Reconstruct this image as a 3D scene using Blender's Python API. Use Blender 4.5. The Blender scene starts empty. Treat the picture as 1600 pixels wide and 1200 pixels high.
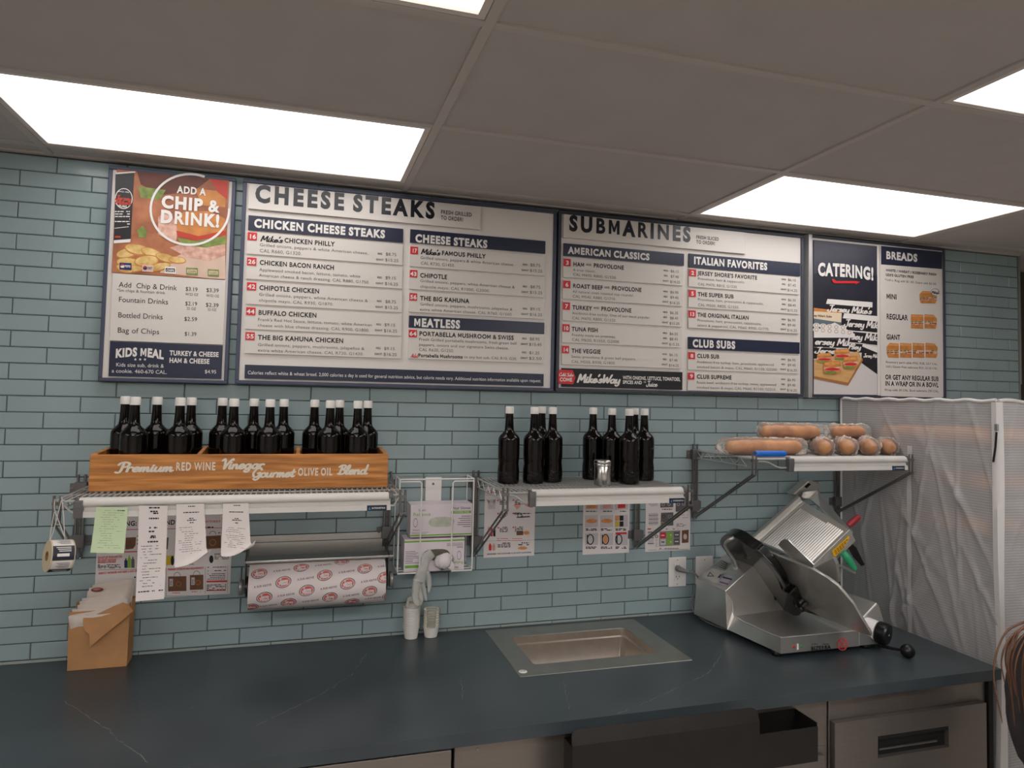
import bpy, bmesh, math, random
from mathutils import Vector, Matrix
random.seed(7)
SC = bpy.context.scene
COL = SC.collection
V = Vector

# ------------------------------------------------------------------ camera
CAM = V((0.7076, -2.5711, 1.7800))
RX = V((0.95724185, -0.28846467, 0.02182166))
UY = V((-0.0352682, -0.04149875, 0.9985159))
FW = V((0.28713099, 0.95659082, 0.04989797))
FPX, PPX, PPY = 1097.25, 803.09, 563.88
cd = bpy.data.cameras.new('camera')
cam = bpy.data.objects.new('camera', cd)
COL.objects.link(cam)
cam.matrix_world = Matrix(((RX.x, UY.x, -FW.x, CAM.x), (RX.y, UY.y, -FW.y, CAM.y), (RX.z, UY.z, -FW.z, CAM.z), (0, 0, 0, 1)))
cd.sensor_width = 36.0
cd.lens = FPX * 36.0 / 1600.0
cd.shift_x = -(PPX - 800) / 1600.0
cd.shift_y = (PPY - 600) / 1600.0
cd.clip_start = 0.02
SC.camera = cam

# ------------------------------------------------------------------ world, exposure
w = bpy.data.worlds.new('world')
SC.world = w
w.use_nodes = True
w.node_tree.nodes['Background'].inputs[0].default_value = (0.9, 0.95, 1.0, 1)
w.node_tree.nodes['Background'].inputs[1].default_value = 0.02
SC.view_settings.view_transform = 'Standard'
SC.view_settings.look = 'None'
SC.view_settings.gamma = 1.0
SC.view_settings.use_curve_mapping = False
SC.view_settings.exposure = 0.0
LAMP_POWER = 3.0          # emission strength of the ceiling light diffusers

FILL_POWER = 11.5          # stronger unseen panels added behind the viewer for frontal fill
# room measures (metres)
ZC, CTR = 2.52, 0.915     # ceiling height, counter top
GX, GDX, GY, GDY = 1.0397, 1.1335, -0.0999, 0.5694   # ceiling grid
TX0, TPX, TZ0, TPZ = -0.0764, 0.20339, 0.925, 0.051352   # wall tile grid
XL, XR, XRE, YF = -2.75, 4.05, 5.6, -5.2

# ------------------------------------------------------------------ measuring helpers (photo -> place, with a real depth)
def ray(u, v):
    return FW + RX * ((u - PPX) / FPX) - UY * ((v - PPY) / FPX)
def WY(u, v, y):
    d = ray(u, v); return CAM + d * ((y - CAM.y) / d.y)
def WX(u, v, x):
    d = ray(u, v); return CAM + d * ((x - CAM.x) / d.x)
def WZ(u, v, z):
    d = ray(u, v); return CAM + d * ((z - CAM.z) / d.z)
def WP(u, v, p, n):
    d = ray(u, v); return CAM + d * ((V(p) - CAM).dot(V(n)) / d.dot(V(n)))
def x_at(u, z, y):
    """x of the point seen at column u with that z and y"""
    v = 600
    for _ in range(6):
        p = WY(u, v, y); s = FPX / (p - CAM).dot(FW); v += (p.z - z) * s
    return WY(u, v, y).x

# ------------------------------------------------------------------ materials
def lin(c):
    return tuple(((x / 255) / 12.92 if x <= 10 else ((x / 255 + 0.055) / 1.055) ** 2.4) for x in c) + (1,)
MATS = {}
def mat(name, c, rough=0.5, metal=0.0, coat=0.0, var=0.0, vscale=30, stretch=(1, 1, 1), bump=0.0, bscale=200, spec=0.5, trans=0.0, alpha=1.0, emit=0.0, c2=None, ior=1.45, rvar=0.0):
    if name in MATS: return MATS[name]
    m = bpy.data.materials.new(name); m.use_nodes = True
    nt = m.node_tree; b = nt.nodes['Principled BSDF']
    col = lin(c)
    b.inputs['Base Color'].default_value = col
    b.inputs['Roughness'].default_value = rough
    b.inputs['Metallic'].default_value = metal
    b.inputs['Coat Weight'].default_value = coat
    b.inputs['Coat Roughness'].default_value = 0.08
    b.inputs['Specular IOR Level'].default_value = spec
    b.inputs['Transmission Weight'].default_value = trans
    b.inputs['Alpha'].default_value = alpha
    b.inputs['IOR'].default_value = ior
    if emit:
        b.inputs['Emission Color'].default_value = col
        b.inputs['Emission Strength'].default_value = emit
    if var or bump or rvar:
        tc = nt.nodes.new('ShaderNodeTexCoord'); mp = nt.nodes.new('ShaderNodeMapping')
        mp.inputs['Scale'].default_value = stretch
        nt.links.new(tc.outputs['Object'], mp.inputs['Vector'])
    if var or rvar:
        n = nt.nodes.new('ShaderNodeTexNoise'); n.inputs['Scale'].default_value = vscale; n.inputs['Detail'].default_value = 5
        nt.links.new(mp.outputs[0], n.inputs['Vector'])
    if var:
        r = nt.nodes.new('ShaderNodeValToRGB')
        r.color_ramp.elements[0].position = 0.3; r.color_ramp.elements[1].position = 0.7
        a = [max(0, x * (1 - var)) for x in col[:3]]; z = lin(c2)[:3] if c2 else [min(1, x * (1 + var)) for x in col[:3]]
        r.color_ramp.elements[0].color = (*a, 1); r.color_ramp.elements[1].color = (*z, 1)
        nt.links.new(n.outputs['Fac'], r.inputs[0]); nt.links.new(r.outputs[0], b.inputs['Base Color'])
    if rvar:
        mr = nt.nodes.new('ShaderNodeMapRange'); mr.inputs['To Min'].default_value = max(0.02, rough - rvar); mr.inputs['To Max'].default_value = rough + rvar
        nt.links.new(n.outputs['Fac'], mr.inputs[0]); nt.links.new(mr.outputs[0], b.inputs['Roughness'])
    if bump:
        n2 = nt.nodes.new('ShaderNodeTexNoise'); n2.inputs['Scale'].default_value = bscale; n2.inputs['Detail'].default_value = 3
        bp = nt.nodes.new('ShaderNodeBump'); bp.inputs['Strength'].default_value = bump; bp.inputs['Distance'].default_value = 0.002
        nt.links.new(mp.outputs[0], n2.inputs['Vector']); nt.links.new(n2.outputs['Fac'], bp.inputs['Height']); nt.links.new(bp.outputs[0], b.inputs['Normal'])
    MATS[name] = m
    return m

def film(name, c, amount, rough=0.25, wave=0.0, bump=0.4, bscale=40):
    """thin clear or milky plastic: part see-through, part glossy, fine crumples"""
    m = bpy.data.materials.new(name); m.use_nodes = True; nt = m.node_tree
    nt.nodes.clear()
    out = nt.nodes.new('ShaderNodeOutputMaterial'); mix = nt.nodes.new('ShaderNodeMixShader')
    tr = nt.nodes.new('ShaderNodeBsdfTransparent'); b = nt.nodes.new('ShaderNodeBsdfPrincipled')
    b.inputs['Base Color'].default_value = lin(c); b.inputs['Roughness'].default_value = rough
    b.inputs['Specular IOR Level'].default_value = 0.8
    tc = nt.nodes.new('ShaderNodeTexCoord')
    n2 = nt.nodes.new('ShaderNodeTexNoise'); n2.inputs['Scale'].default_value = bscale; n2.inputs['Detail'].default_value = 4; n2.inputs['Distortion'].default_value = 0.6
    bp = nt.nodes.new('ShaderNodeBump'); bp.inputs['Strength'].default_value = bump; bp.inputs['Distance'].default_value = 0.01
    nt.links.new(tc.outputs['Object'], n2.inputs['Vector']); nt.links.new(n2.outputs['Fac'], bp.inputs['Height']); nt.links.new(bp.outputs[0], b.inputs['Normal'])
    fac = nt.nodes.new('ShaderNodeMath'); fac.operation = 'ADD'; fac.use_clamp = True
    fr = nt.nodes.new('ShaderNodeFresnel'); fr.inputs['IOR'].default_value = 1.45
    nt.links.new(bp.outputs[0], fr.inputs['Normal'])
    nt.links.new(fr.outputs[0], fac.inputs[0]); fac.inputs[1].default_value = amount
    if wave:
        wv = nt.nodes.new('ShaderNodeTexWave'); wv.bands_direction = 'Z'; wv.inputs['Scale'].default_value = wave; wv.inputs['Distortion'].default_value = 1.2; wv.inputs['Detail'].default_value = 2; wv.inputs['Detail Scale'].default_value = 3
        nt.links.new(tc.outputs['Object'], wv.inputs['Vector'])
        mr = nt.nodes.new('ShaderNodeMapRange'); mr.inputs['To Min'].default_value = amount * 0.86; mr.inputs['To Max'].default_value = amount * 1.14
        nt.links.new(wv.outputs['Fac'], mr.inputs[0]); nt.links.new(mr.outputs[0], fac.inputs[1])
    nt.links.new(fac.outputs[0], mix.inputs[0]); nt.links.new(tr.outputs[0], mix.inputs[1]); nt.links.new(b.outputs[0], mix.inputs[2])
    nt.links.new(mix.outputs[0], out.inputs[0])
    MATS[name] = m
    return m

# ------------------------------------------------------------------ objects and mesh builder
def tag(o, label=None, cat=None, group=None, kind=None):
    if label: o['label'] = label
    if cat: o['category'] = cat
    if group: o['group'] = group
    if kind: o['kind'] = kind
    return o
def thing(name, label, cat, loc=(0, 0, 0), group=None):
    o = bpy.data.objects.new(name, None); COL.objects.link(o); o.location = loc; o.empty_display_size = 0.05
    return tag(o, label, cat, group)
def root_of(o):
    while o.parent: o = o.parent
    return o
def copy_tree(o, parent=None):
    c = o.copy(); COL.objects.link(c)
    if parent: c.parent = parent
    for ch in list(o.children): copy_tree(ch, c)
    return c

class MB:
    def __init__(s): s.v = []; s.f = []; s.m = []
    def add(s, vs, fs, mi=0):
        n = len(s.v); s.v += [V(p) for p in vs]; s.f += [tuple(i + n for i in f) for f in fs]; s.m += [mi] * len(fs); return s
    def box(s, x0, x1, y0, y1, z0, z1, mi=0):
        return s.add([(x0, y0, z0), (x1, y0, z0), (x1, y1, z0), (x0, y1, z0), (x0, y0, z1), (x1, y0, z1), (x1, y1, z1), (x0, y1, z1)],
                     [(0, 3, 2, 1), (4, 5, 6, 7), (0, 1, 5, 4), (1, 2, 6, 5), (2, 3, 7, 6), (3, 0, 4, 7)], mi)
    def obox(s, c, ax, ay, az, mi=0):
        c, ax, ay, az = V(c), V(ax), V(ay), V(az)
        p = [c + ax * i + ay * j + az * k for k in (-1, 1) for i, j in ((-1, -1), (1, -1), (1, 1), (-1, 1))]
        return s.add(p, [(0, 3, 2, 1), (4, 5, 6, 7), (0, 1, 5, 4), (1, 2, 6, 5), (2, 3, 7, 6), (3, 0, 4, 7)], mi)
    def poly(s, pts, mi=0): return s.add(pts, [tuple(range(len(pts)))], mi)
    def plate(s, pts, t, mi=0):
        """polygon given thickness along vector t"""
        n = len(pts); t = V(t); a = [V(p) for p in pts]; b = [p + t for p in a]
        return s.add(a + b, [tuple(range(n)), tuple(range(2 * n - 1, n - 1, -1))] + [(i, i + n, (i + 1) % n + n, (i + 1) % n) for i in range(n)], mi)
    def tube(s, path, r, n=8, mi=0, closed=False, cap=True):
        P = [V(p) for p in path]; k = len(P); R = r if isinstance(r, (list, tuple)) else [r] * k
        T = []
        for i in range(k):
            a = P[(i - 1) % k] if (closed or i > 0) else P[i]; b = P[(i + 1) % k] if (closed or i < k - 1) else P[i]
            d = b - a; T.append(d.normalized() if d.length > 1e-9 else V((0, 0, 1)))
        up = V((0, 0, 1)) if abs(T[0].z) < 0.9 else V((1, 0, 0))
        N = (up - T[0] * up.dot(T[0])).normalized(); vs = []
        for i in range(k):
            N = (N - T[i] * N.dot(T[i]))
            N = N.normalized() if N.length > 1e-6 else T[i].orthogonal().normalized()
            B = T[i].cross(N)
            vs += [P[i] + (N * math.cos(2 * math.pi * j / n) + B * math.sin(2 * math.pi * j / n)) * R[i] for j in range(n)]
        fs = [(i * n + j, i * n + (j + 1) % n, ((i + 1) % k) * n + (j + 1) % n, ((i + 1) % k) * n + j) for i in range(k if closed else k - 1) for j in range(n)]
        if cap and not closed: fs += [tuple(range(n - 1, -1, -1)), tuple(range((k - 1) * n, k * n))]
        return s.add(vs, fs, mi)
    def lathe(s, prof, o=(0, 0, 0), axis=(0, 0, 1), n=24, mi=0, caps=True):
        ax = V(axis).normalized(); a = ax.orthogonal().normalized(); b = ax.cross(a); o = V(o); vs = []
        for r, z in prof:
            vs += [o + ax * z + (a * math.cos(2 * math.pi * j / n) + b * math.sin(2 * math.pi * j / n)) * r for j in range(n)]
        k = len(prof)
        fs = [(i * n + j, i * n + (j + 1) % n, (i + 1) * n + (j + 1) % n, (i + 1) * n + j) for i in range(k - 1) for j in range(n)]
        if caps: fs += [tuple(range(n - 1, -1, -1)), tuple(range((k - 1) * n, k * n))]
        return s.add(vs, fs, mi)
    def grid(s, rows, mi=0, closed=False):
        n = len(rows[0]); vs = [p for r in rows for p in r]
        fs = [(i * n + j, i * n + (j + 1) % n, (i + 1) * n + (j + 1) % n, (i + 1) * n + j) for i in range(len(rows) - 1) for j in range(n if closed else n - 1)]
        return s.add(vs, fs, mi)
    def sweep_x(s, prof, x0, x1, mi=0):
        """closed (y,z) profile carried along x"""
        n = len(prof); a = [(x0, y, z) for y, z in prof]; b = [(x1, y, z) for y, z in prof]
        return s.add(a + b, [tuple(range(n)), tuple(range(2 * n - 1, n - 1, -1))] + [(i, i + n, (i + 1) % n + n, (i + 1) % n) for i in range(n)], mi)
    def build(s, name, mats, parent=None, bevel=0.0, smooth=True, seg=2, angle=35, sub=0, solid=0.0, label=None):
        me = bpy.data.meshes.new(name)
        off = root_of(parent).location.copy() if parent else V((0, 0, 0))
        me.from_pydata([tuple(p - off) for p in s.v], [], s.f)
        if not isinstance(mats, (list, tuple)): mats = [mats]
        for m in mats: me.materials.append(m)
        for p, mi in zip(me.polygons, s.m): p.material_index = mi
        bm = bmesh.new(); bm.from_mesh(me)
        if any(len(f.verts) > 4 for f in bm.faces) or True:
            bmesh.ops.recalc_face_normals(bm, faces=[f for f in bm.faces if f.material_index < 900]) if not getattr(s, 'flat', False) else None
        if smooth and not bevel:
            lim = math.radians(angle)
            for e in bm.edges:
                if len(e.link_faces) == 2 and e.calc_face_angle(0) > lim: e.smooth = False
        for f in bm.faces: f.smooth = bool(smooth and not bevel)
        bm.to_mesh(me); bm.free()
        o = bpy.data.objects.new(name, me); COL.objects.link(o)
        if parent: o.parent = parent
        if solid:
            md = o.modifiers.new('thickness', 'SOLIDIFY'); md.thickness = solid; md.offset = 0
        if bevel:
            md = o.modifiers.new('bevel', 'BEVEL'); md.width = bevel; md.segments = seg; md.limit_method = 'ANGLE'; md.angle_limit = math.radians(40)
        if sub:
            md = o.modifiers.new('sub', 'SUBSURF'); md.levels = sub; md.render_levels = sub
        if label: o['label'] = label
        return o
def struct(o):
    o['kind'] = 'structure'; return o
def arc(c, a, b, a0, a1, n):
    c, a, b = V(c), V(a), V(b)
    return [c + a * math.cos(a0 + (a1 - a0) * i / n) + b * math.sin(a0 + (a1 - a0) * i / n) for i in range(n + 1)]
def catmull(P, n=6, closed=False):
    P = [V(p) for p in P]; k = len(P); out = []
    for i in range(k if closed else k - 1):
        p1, p2 = P[i], P[(i + 1) % k]
        p0 = P[(i - 1) % k] if (closed or i > 0) else p1 * 2 - p2
        p3 = P[(i + 2) % k] if (closed or i < k - 2) else p2 * 2 - p1
        for j in range(n):
            t = j / n
            out.append(0.5 * ((2 * p1) + (p2 - p0) * t + (2 * p0 - 5 * p1 + 4 * p2 - p3) * t * t + (3 * p1 - p0 - 3 * p2 + p3) * t ** 3))
    if not closed: out.append(P[-1])
    return out

# ------------------------------------------------------------------ lettering
CH = "ABCDEFGHIJKLMNOPQRSTUVWXYZabcdefghijklmnopqrstuvwxyz0123456789$&.,!/%-+'*:ñ()#"
BOLDS = {'r': 0.0, 'b': 0.022, 'x': 0.034, 'h': 0.05}
GL = {}
def make_glyphs():
    obs = []
    for st, off in BOLDS.items():
        for c in CH:
            for body in (c, 'H' + c + 'H'):
                cu = bpy.data.curves.new('t', 'FONT'); cu.body = body; cu.size = 1.0; cu.offset = (off * (.45 if c in 'MW' else .7 if c in 'NB8&R' else 1)) if body == c else 0; cu.resolution_u = 3; cu.fill_mode = 'FRONT'
                o = bpy.data.objects.new('t', cu); COL.objects.link(o); obs.append((st, c, body, o))
    cu = bpy.data.curves.new('t', 'FONT'); cu.body = 'HH'; o = bpy.data.objects.new('t', cu); COL.objects.link(o); obs.append((None, None, 'HH', o))
    dg = bpy.context.evaluated_depsgraph_get(); dg.update()
    wid = {}; shp = {}
    for st, c, body, o in obs:
        me = o.evaluated_get(dg).to_mesh()
        xs = [p.co.x for p in me.vertices]
        wid[(st, body)] = (max(xs) - min(xs)) if xs else 0
        if body == c: shp[(st, c)] = ([(p.co.x, p.co.y) for p in me.vertices], [tuple(f.vertices) for f in me.polygons])
        o.evaluated_get(dg).to_mesh_clear()
    for st, c, body, o in obs:
        if body == c: GL[(st, c)] = (shp[(st, c)], wid[(st, 'H' + c + 'H')] - wid[(None, 'HH')])
    for *_, o in obs:
        d = o.data; bpy.data.objects.remove(o); bpy.data.curves.remove(d)
    GL['cap'] = cp = max(p[1] for p in shp[('r', 'H')][0])
    for st, t in (('b', .15), ('x', .20), ('h', .235)):               # heavy M drawn by hand
        w = .96; h = w / 2
        P = [(0, 0), (0, 1), (t * 1.05, 1), (h, .46), (w - t * 1.05, 1), (w, 1), (w, 0), (w - t, 0), (w - t, .62), (h + t * .32, .16), (h - t * .32, .16), (t, .62), (t, 0)]
        GL[(st, 'M')] = ([(x * cp + .03, y * cp) for x, y in P], [tuple(range(len(P)))]), w * cp + .08
make_glyphs()
def text2d(s, st='r', track=0.0):
    """flat lettering, cap height 1: verts, faces, width"""
    vs, fs, x = [], [], 0.0; cap = GL['cap']
    for c in s:
        if c == ' ': x += 0.3; continue
        g = GL.get((st, c))
        if g is None: x += 0.3; continue
        (pv, pf), adv = g; n = len(vs)
        vs += [((px + x) / cap, py / cap) for px, py in pv]; fs += [tuple(i + n for i in f) for f in pf]
        x += adv + BOLDS[st] * 1.2 + track
    return vs, fs, max(1e-6, x / cap)
# hand-drawn brush script, drawn as stroke paths
_B = [(.42, .38), (.25, .46), (.08, .34), (.06, .14), (.18, 0), (.34, .1), (.42, .38)]
SCR = {
 'a': ([_B, [(.42, .44), (.41, .12), (.5, 0), (.6, .06)]], .55), 'b': ([[(.08, 1), (.08, .1), (.2, 0), (.4, .1), (.42, .34), (.26, .45), (.08, .3)]], .5),
 'c': ([[(.4, .36), (.28, .46), (.1, .36), (.06, .14), (.2, 0), (.38, .06), (.48, .16)]], .45), 'd': ([_B, [(.46, 1), (.42, .12), (.5, 0), (.6, .06)]], .57),
 'e': ([[(.08, .2), (.3, .26), (.38, .36), (.28, .46), (.12, .4), (.06, .18), (.18, 0), (.36, .05), (.5, .18)]], .46),
 'g': ([_B, [(.42, .44), (.42, -.15), (.28, -.34), (.08, -.26), (.2, -.08), (.58, .1)]], .56), 'i': ([[(.1, .44), (.08, .12), (.16, 0), (.3, .1)], [(.12, .62), (.14, .64)]], .27),
 'k': ([[(.1, 1), (.08, 0)], [(.08, .2), (.34, .44)], [(.16, .26), (.36, .02), (.48, .05)]], .45), 'l': ([[(.05, .12), (.25, .7), (.2, 1), (.1, .8), (.1, .15), (.18, 0), (.3, .1)]], .28),
 'm': ([[(.06, .44), (.06, 0)], [(.06, .25), (.2, .45), (.28, .36), (.27, 0)], [(.27, .25), (.42, .45), (.5, .36), (.5, .1), (.58, 0), (.68, .08)]], .66),
 'n': ([[(.06, .44), (.06, 0)], [(.06, .25), (.24, .45), (.34, .36), (.34, .1), (.42, 0), (.52, .08)]], .5), 'o': ([[(.24, .46), (.08, .34), (.07, .12), (.22, 0), (.4, .1), (.42, .32), (.24, .46), (.36, .4), (.5, .4)]], .48),
 'r': ([[(.06, .44), (.06, 0)], [(.06, .28), (.2, .46), (.34, .42)]], .36), 's': ([[(.36, .38), (.22, .46), (.1, .36), (.2, .26), (.34, .16), (.26, .02), (.06, .04)]], .4),
 't': ([[(.18, .8), (.14, .12), (.22, 0), (.34, .08)], [(0, .5), (.34, .54)]], .34), 'u': ([[(.06, .44), (.05, .12), (.16, 0), (.3, .1), (.38, .44)], [(.38, .44), (.37, .1), (.45, 0), (.56, .08)]], .53),
 'y': ([[(.06, .44), (.06, .14), (.18, .02), (.32, .12), (.38, .44)], [(.38, .44), (.38, -.15), (.24, -.34), (.08, -.24)]], .48), "'": ([[(.08, 1), (.04, .8)]], .14),
 'P': ([[(.3, .95), (.28, .1), (.16, -.12), (0, -.06)], [(.02, .72), (.1, .92), (.4, 1), (.66, .84), (.6, .56), (.3, .44)]], .62), 'V': ([[(0, .85), (.12, 1), (.22, .8), (.3, 0)], [(.3, 0), (.5, .6), (.72, 1), (.8, .9)]], .58),
 'G': ([[(.66, .8), (.5, 1), (.2, .85), (.06, .4), (.2, .04), (.45, .05), (.62, .4)], [(.42, .42), (.64, .44), (.6, -.1), (.4, -.32), (.2, -.2)]], .68),
 'B': ([[(.26, .95), (.22, 0)], [(.04, .8), (.2, .98), (.5, .95), (.52, .68), (.26, .54), (.56, .44), (.58, .12), (.34, 0), (.1, .06)]], .64),
 'J': ([[(.2, .95), (.66, 1)], [(.5, .98), (.44, .1), (.28, -.06), (.06, .06), (.1, .24)]], .6), 'M': ([[(.06, 0), (.12, 1), (.36, .25), (.62, 1), (.7, .1), (.8, 0)]], .8),
 'W': ([[(.04, 1), (.18, 0), (.4, .7), (.56, 0), (.82, 1)]], .82), 'A': ([[(0, .02), (.2, .2), (.44, 1), (.52, 0)], [(.14, .36), (.58, .38)]], .6),
 'C': ([[(.62, .8), (.46, 1), (.18, .85), (.05, .4), (.18, .04), (.42, .04), (.6, .2)]], .6), 'S': ([[(.56, .84), (.4, 1), (.16, .86), (.2, .62), (.5, .4), (.46, .08), (.2, 0), (.02, .14)]], .56), ' ': ([], .3)}
def script2d(s, w=0.13, shear=0.22):
    vs, fs, x, lay = [], [], 0.0, 0.0
    for c in s:
        st, adv = SCR[c]
        for pts in st:
            P = [p for p in catmull([(px + x, py, 0) for px, py in pts], 5)]
            n = len(vs); k = len(P); lay += 2e-5
            for i in range(k):
                d = (P[min(i + 1, k - 1)] - P[max(i - 1, 0)]); d = d.normalized() if d.length > 0 else V((1, 0, 0)); nn = V((-d.y, d.x, 0)) * (w / 2)
                vs += [(*(P[i] + nn)[:2], lay + i * 4e-7), (*(P[i] - nn)[:2], lay + i * 4e-7)]
            fs += [(n + 2 * i, n + 2 * i + 1, n + 2 * i + 3, n + 2 * i + 2) for i in range(k - 1)]
            for e in (P[0], P[-1]):
                n = len(vs); lay += 2e-5; vs += [(e.x + w / 2 * math.cos(t * math.pi / 4), e.y + w / 2 * math.sin(t * math.pi / 4), lay) for t in range(8)]; fs.append(tuple(range(n, n + 8)))
        x += adv
    return [(q[0] + shear * q[1], q[1], q[2]) for q in vs], fs, x
class Face:
    """lettering and flat artwork on an upright plane y = const, placed at measured spots"""
    def __init__(s, mb, y, c=(0, 0, 1.0)): s.mb, s.y, s.c = mb, y, c; s.k = 0
    def px(s, x, y): return s.c[0] + x / s.c[2], s.c[1] + y / s.c[2]
    def pt(s, x, y, lift=0.0): u, v = s.px(x, y); return WY(u, v, s.y - lift)
    def put(s, vfw, x, y, x2, cap, mi, lift=0.0006, arch=0.0, rot=0.0):
        if not vfw[0]: return
        vs, fs, wd = vfw
        p = s.pt(x, y); u2, _ = s.px(x2, y); xr = x_at(u2, p.z, s.y); sx = (xr - p.x) / wd
        u, v = s.px(x, y); d = (p - CAM).dot(FW); sz = (cap / s.c[2]) * d / FPX
        if cap < 0: sz = sx * -cap
        pts = []
        s.k += 1
        for q_ in vs:
            a, b = q_[0], q_[1]; ly = (q_[2] if len(q_) > 2 else 0) + s.k * 2e-6
            dz = arch * math.sin(math.pi * min(1, max(0, a / wd))) * sz
            pts.append((p.x + a * sx, s.y - lift - ly, p.z + b * sz + dz + rot * a * sx))
        s.mb.add(pts, fs, mi)
    def t(s, txt, x, y, x2, cap, mi, st='r', lift=0.0006, arch=0.0, track=0.0, rot=0.0): s.put(text2d(txt, st, track), x, y, x2, cap, mi, lift, arch, rot)
    def s(self, txt, x, y, x2, cap, mi, w=0.13, lift=0.0006): self.put(script2d(txt, w), x, y, x2, cap, mi, lift)
    def p(s, pts, mi, lift=0.0003):
        s.k += 1; lift += s.k * 2e-6; s.mb.poly([s.pt(a, b, 0) + V((0, -lift, 0)) for a, b in pts], mi)
    def e(s, x, y, rx, ry, mi, lift=0.0003, n=24, tilt=0.0):
        s.p([(x + rx * math.cos(t) * math.cos(tilt) - ry * math.sin(t) * math.sin(tilt), y + rx * math.cos(t) * math.sin(tilt) + ry * math.sin(t) * math.cos(tilt)) for t in [2 * math.pi * i / n for i in range(n)]], mi, lift)
    def ring(s, x, y, r, wd, mi, lift=0.0004, ry=None, n=40, a0=0, a1=2 * math.pi):
        ry = ry or r; k = n
        for i in range(k):
            t, q = a0 + (a1 - a0) * i / k, a0 + (a1 - a0) * (i + 1) / k
            s.p([(x + (r + wd) * math.cos(t), y + (ry + wd) * math.sin(t)), (x + (r + wd) * math.cos(q), y + (ry + wd) * math.sin(q)), (x + r * math.cos(q), y + ry * math.sin(q)), (x + r * math.cos(t), y + ry * math.sin(t))], mi, lift)
    def lines(s, x, y, x2, rows, dy, h, mi, lift=0.0006, seed=1, dens=0.8, slope=0.0):
        """rows of illegibly small print as tiny word blocks"""
        rnd = random.Random(seed)
        for r in range(rows):
            a = x
            while a < x2 * 1.0 - 1e-6:
                wv = rnd.uniform(1.2, 4.5) * h; b = min(x2, a + wv)
                if rnd.random() < dens: yy = y + r * dy; s.p([(a, yy + slope * (a - x)), (b, yy + slope * (b - x)), (b, yy + h + slope * (b - x)), (a, yy + h + slope * (a - x))], mi, lift)
                a = b + h * 0.7
def slab(mb, f, q, t, mi=0):
    """upright rectangle through the four measured corners (tl, tr, br, bl), thickness t towards the wall; returns x0,x1,z0,z1"""
    P = [f.pt(*p) for p in q]
    x0, x1 = (P[0].x + P[3].x) / 2, (P[1].x + P[2].x) / 2; z1, z0 = (P[0].z + P[1].z) / 2, (P[2].z + P[3].z) / 2
    mb.box(x0, x1, f.y, f.y + t, z0, z1, mi)
    return x0, x1, z0, z1

# common materials
M_STEEL = mat('brushed_steel', (178, 176, 172), 0.34, 1.0, var=0.06, vscale=60, stretch=(1, 1, 12), rvar=0.06)
M_STEELD = mat('dark_steel', (120, 117, 114), 0.38, 1.0, var=0.08, vscale=40, stretch=(12, 1, 1), rvar=0.06)
M_CHROME = mat('chrome', (205, 205, 208), 0.18, 1.0)
M_WIRE = mat('grey_coated_wire', (196, 196, 194), 0.35, 0.6)
M_DKWIRE = mat('dark_plated_wire', (126, 123, 122), 0.28, 0.85)
M_BLACK = mat('black_plastic', (14, 14, 15), 0.32)
M_WHITE = mat('white_plastic', (226, 222, 218), 0.4)
M_INK = mat('black_ink', (22, 22, 26), 0.5)
M_GREYINK = mat('grey_ink', (84, 82, 84), 0.5)
M_RED = mat('red_ink', (206, 40, 48), 0.45)
M_NAVY = mat('navy_print', (38, 44, 68), 0.35)
M_PAPER = mat('white_paper', (222, 214, 212), 0.75)
M_BOARD = mat('board_white', (222, 216, 211), 0.42)
M_STRIP = mat('strip_white', (214, 208, 202), 0.4)
M_BLACKHOLE = mat('shadow_gap', (12, 12, 12), 0.8)
# ================================================================== setting
M_TILE = mat('grey_green_tile', (146, 164, 166), 0.16, spec=0.5, var=0.05, vscale=4.0, bump=0.03, bscale=25)
M_GROUT = mat('grout', (72, 76, 74), 0.85)
M_CEIL = mat('ceiling_panel', (182, 176, 172), 0.85, var=0.03, vscale=9, bump=0.05, bscale=90)
M_GRID = mat('ceiling_grid', (186, 179, 174), 0.5)
M_FLOOR = mat('floor_tile', (168, 160, 152), 0.5, var=0.1, vscale=6)
M_WALLP = mat('painted_wall', (222, 218, 212), 0.7)
M_DARKW = mat('dark_panel', (62, 56, 52), 0.6)

mb = MB()
nrow = int((ZC - TZ0) / TPZ) + 1
g, bv = 0.0011, 0.0022
for k in range(nrow):
    z0, z1 = TZ0 + k * TPZ + g, min(TZ0 + (k + 1) * TPZ - g, ZC)
    if z1 - z0 < 0.006: continue
    off = TX0 if k % 2 == 0 else TX0 - TPX / 2
    i0 = int((XL - off) / TPX) - 1
    for i in range(i0, 40):
        a, b = max(XL, off + i * TPX + g), min(XR, off + (i + 1) * TPX - g)
        if b - a < 0.008: continue
        jy = random.uniform(-0.0004, 0.0004); yo, yi = -0.003 + jy, 0.0
        ta, tb = random.uniform(-.0003, .0003), random.uniform(-.0003, .0003)
        mb.add([(a, yi, z0), (b, yi, z0), (b, yi, z1), (a, yi, z1), (a + bv, yo + ta, z0 + bv), (b - bv, yo + tb, z0 + bv), (b - bv, yo + tb, z1 - bv), (a + bv, yo + ta, z1 - bv)],
               [(4, 5, 6, 7), (0, 1, 5, 4), (1, 2, 6, 5), (2, 3, 7, 6), (3, 0, 4, 7)], 0)
mb.box(XL, XR, 0.0, 0.14, 0.0, ZC, 1)
struct(mb.build('wall_back', [M_TILE, M_GROUT], smooth=False))
mb = MB()
for i in range(-8, 40):
    a, b = max(XL, TX0 + (i - .5) * TPX + g), min(XR, TX0 + (i + .5) * TPX - g)
    if b > a + .01: mb.box(a, b, -0.004, 0.0, CTR + 0.0005, TZ0 - 0.0012)
struct(mb.build('baseboard_back', mat('tile_sliver', (150, 160, 158), 0.2), bevel=0.001))
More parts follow.
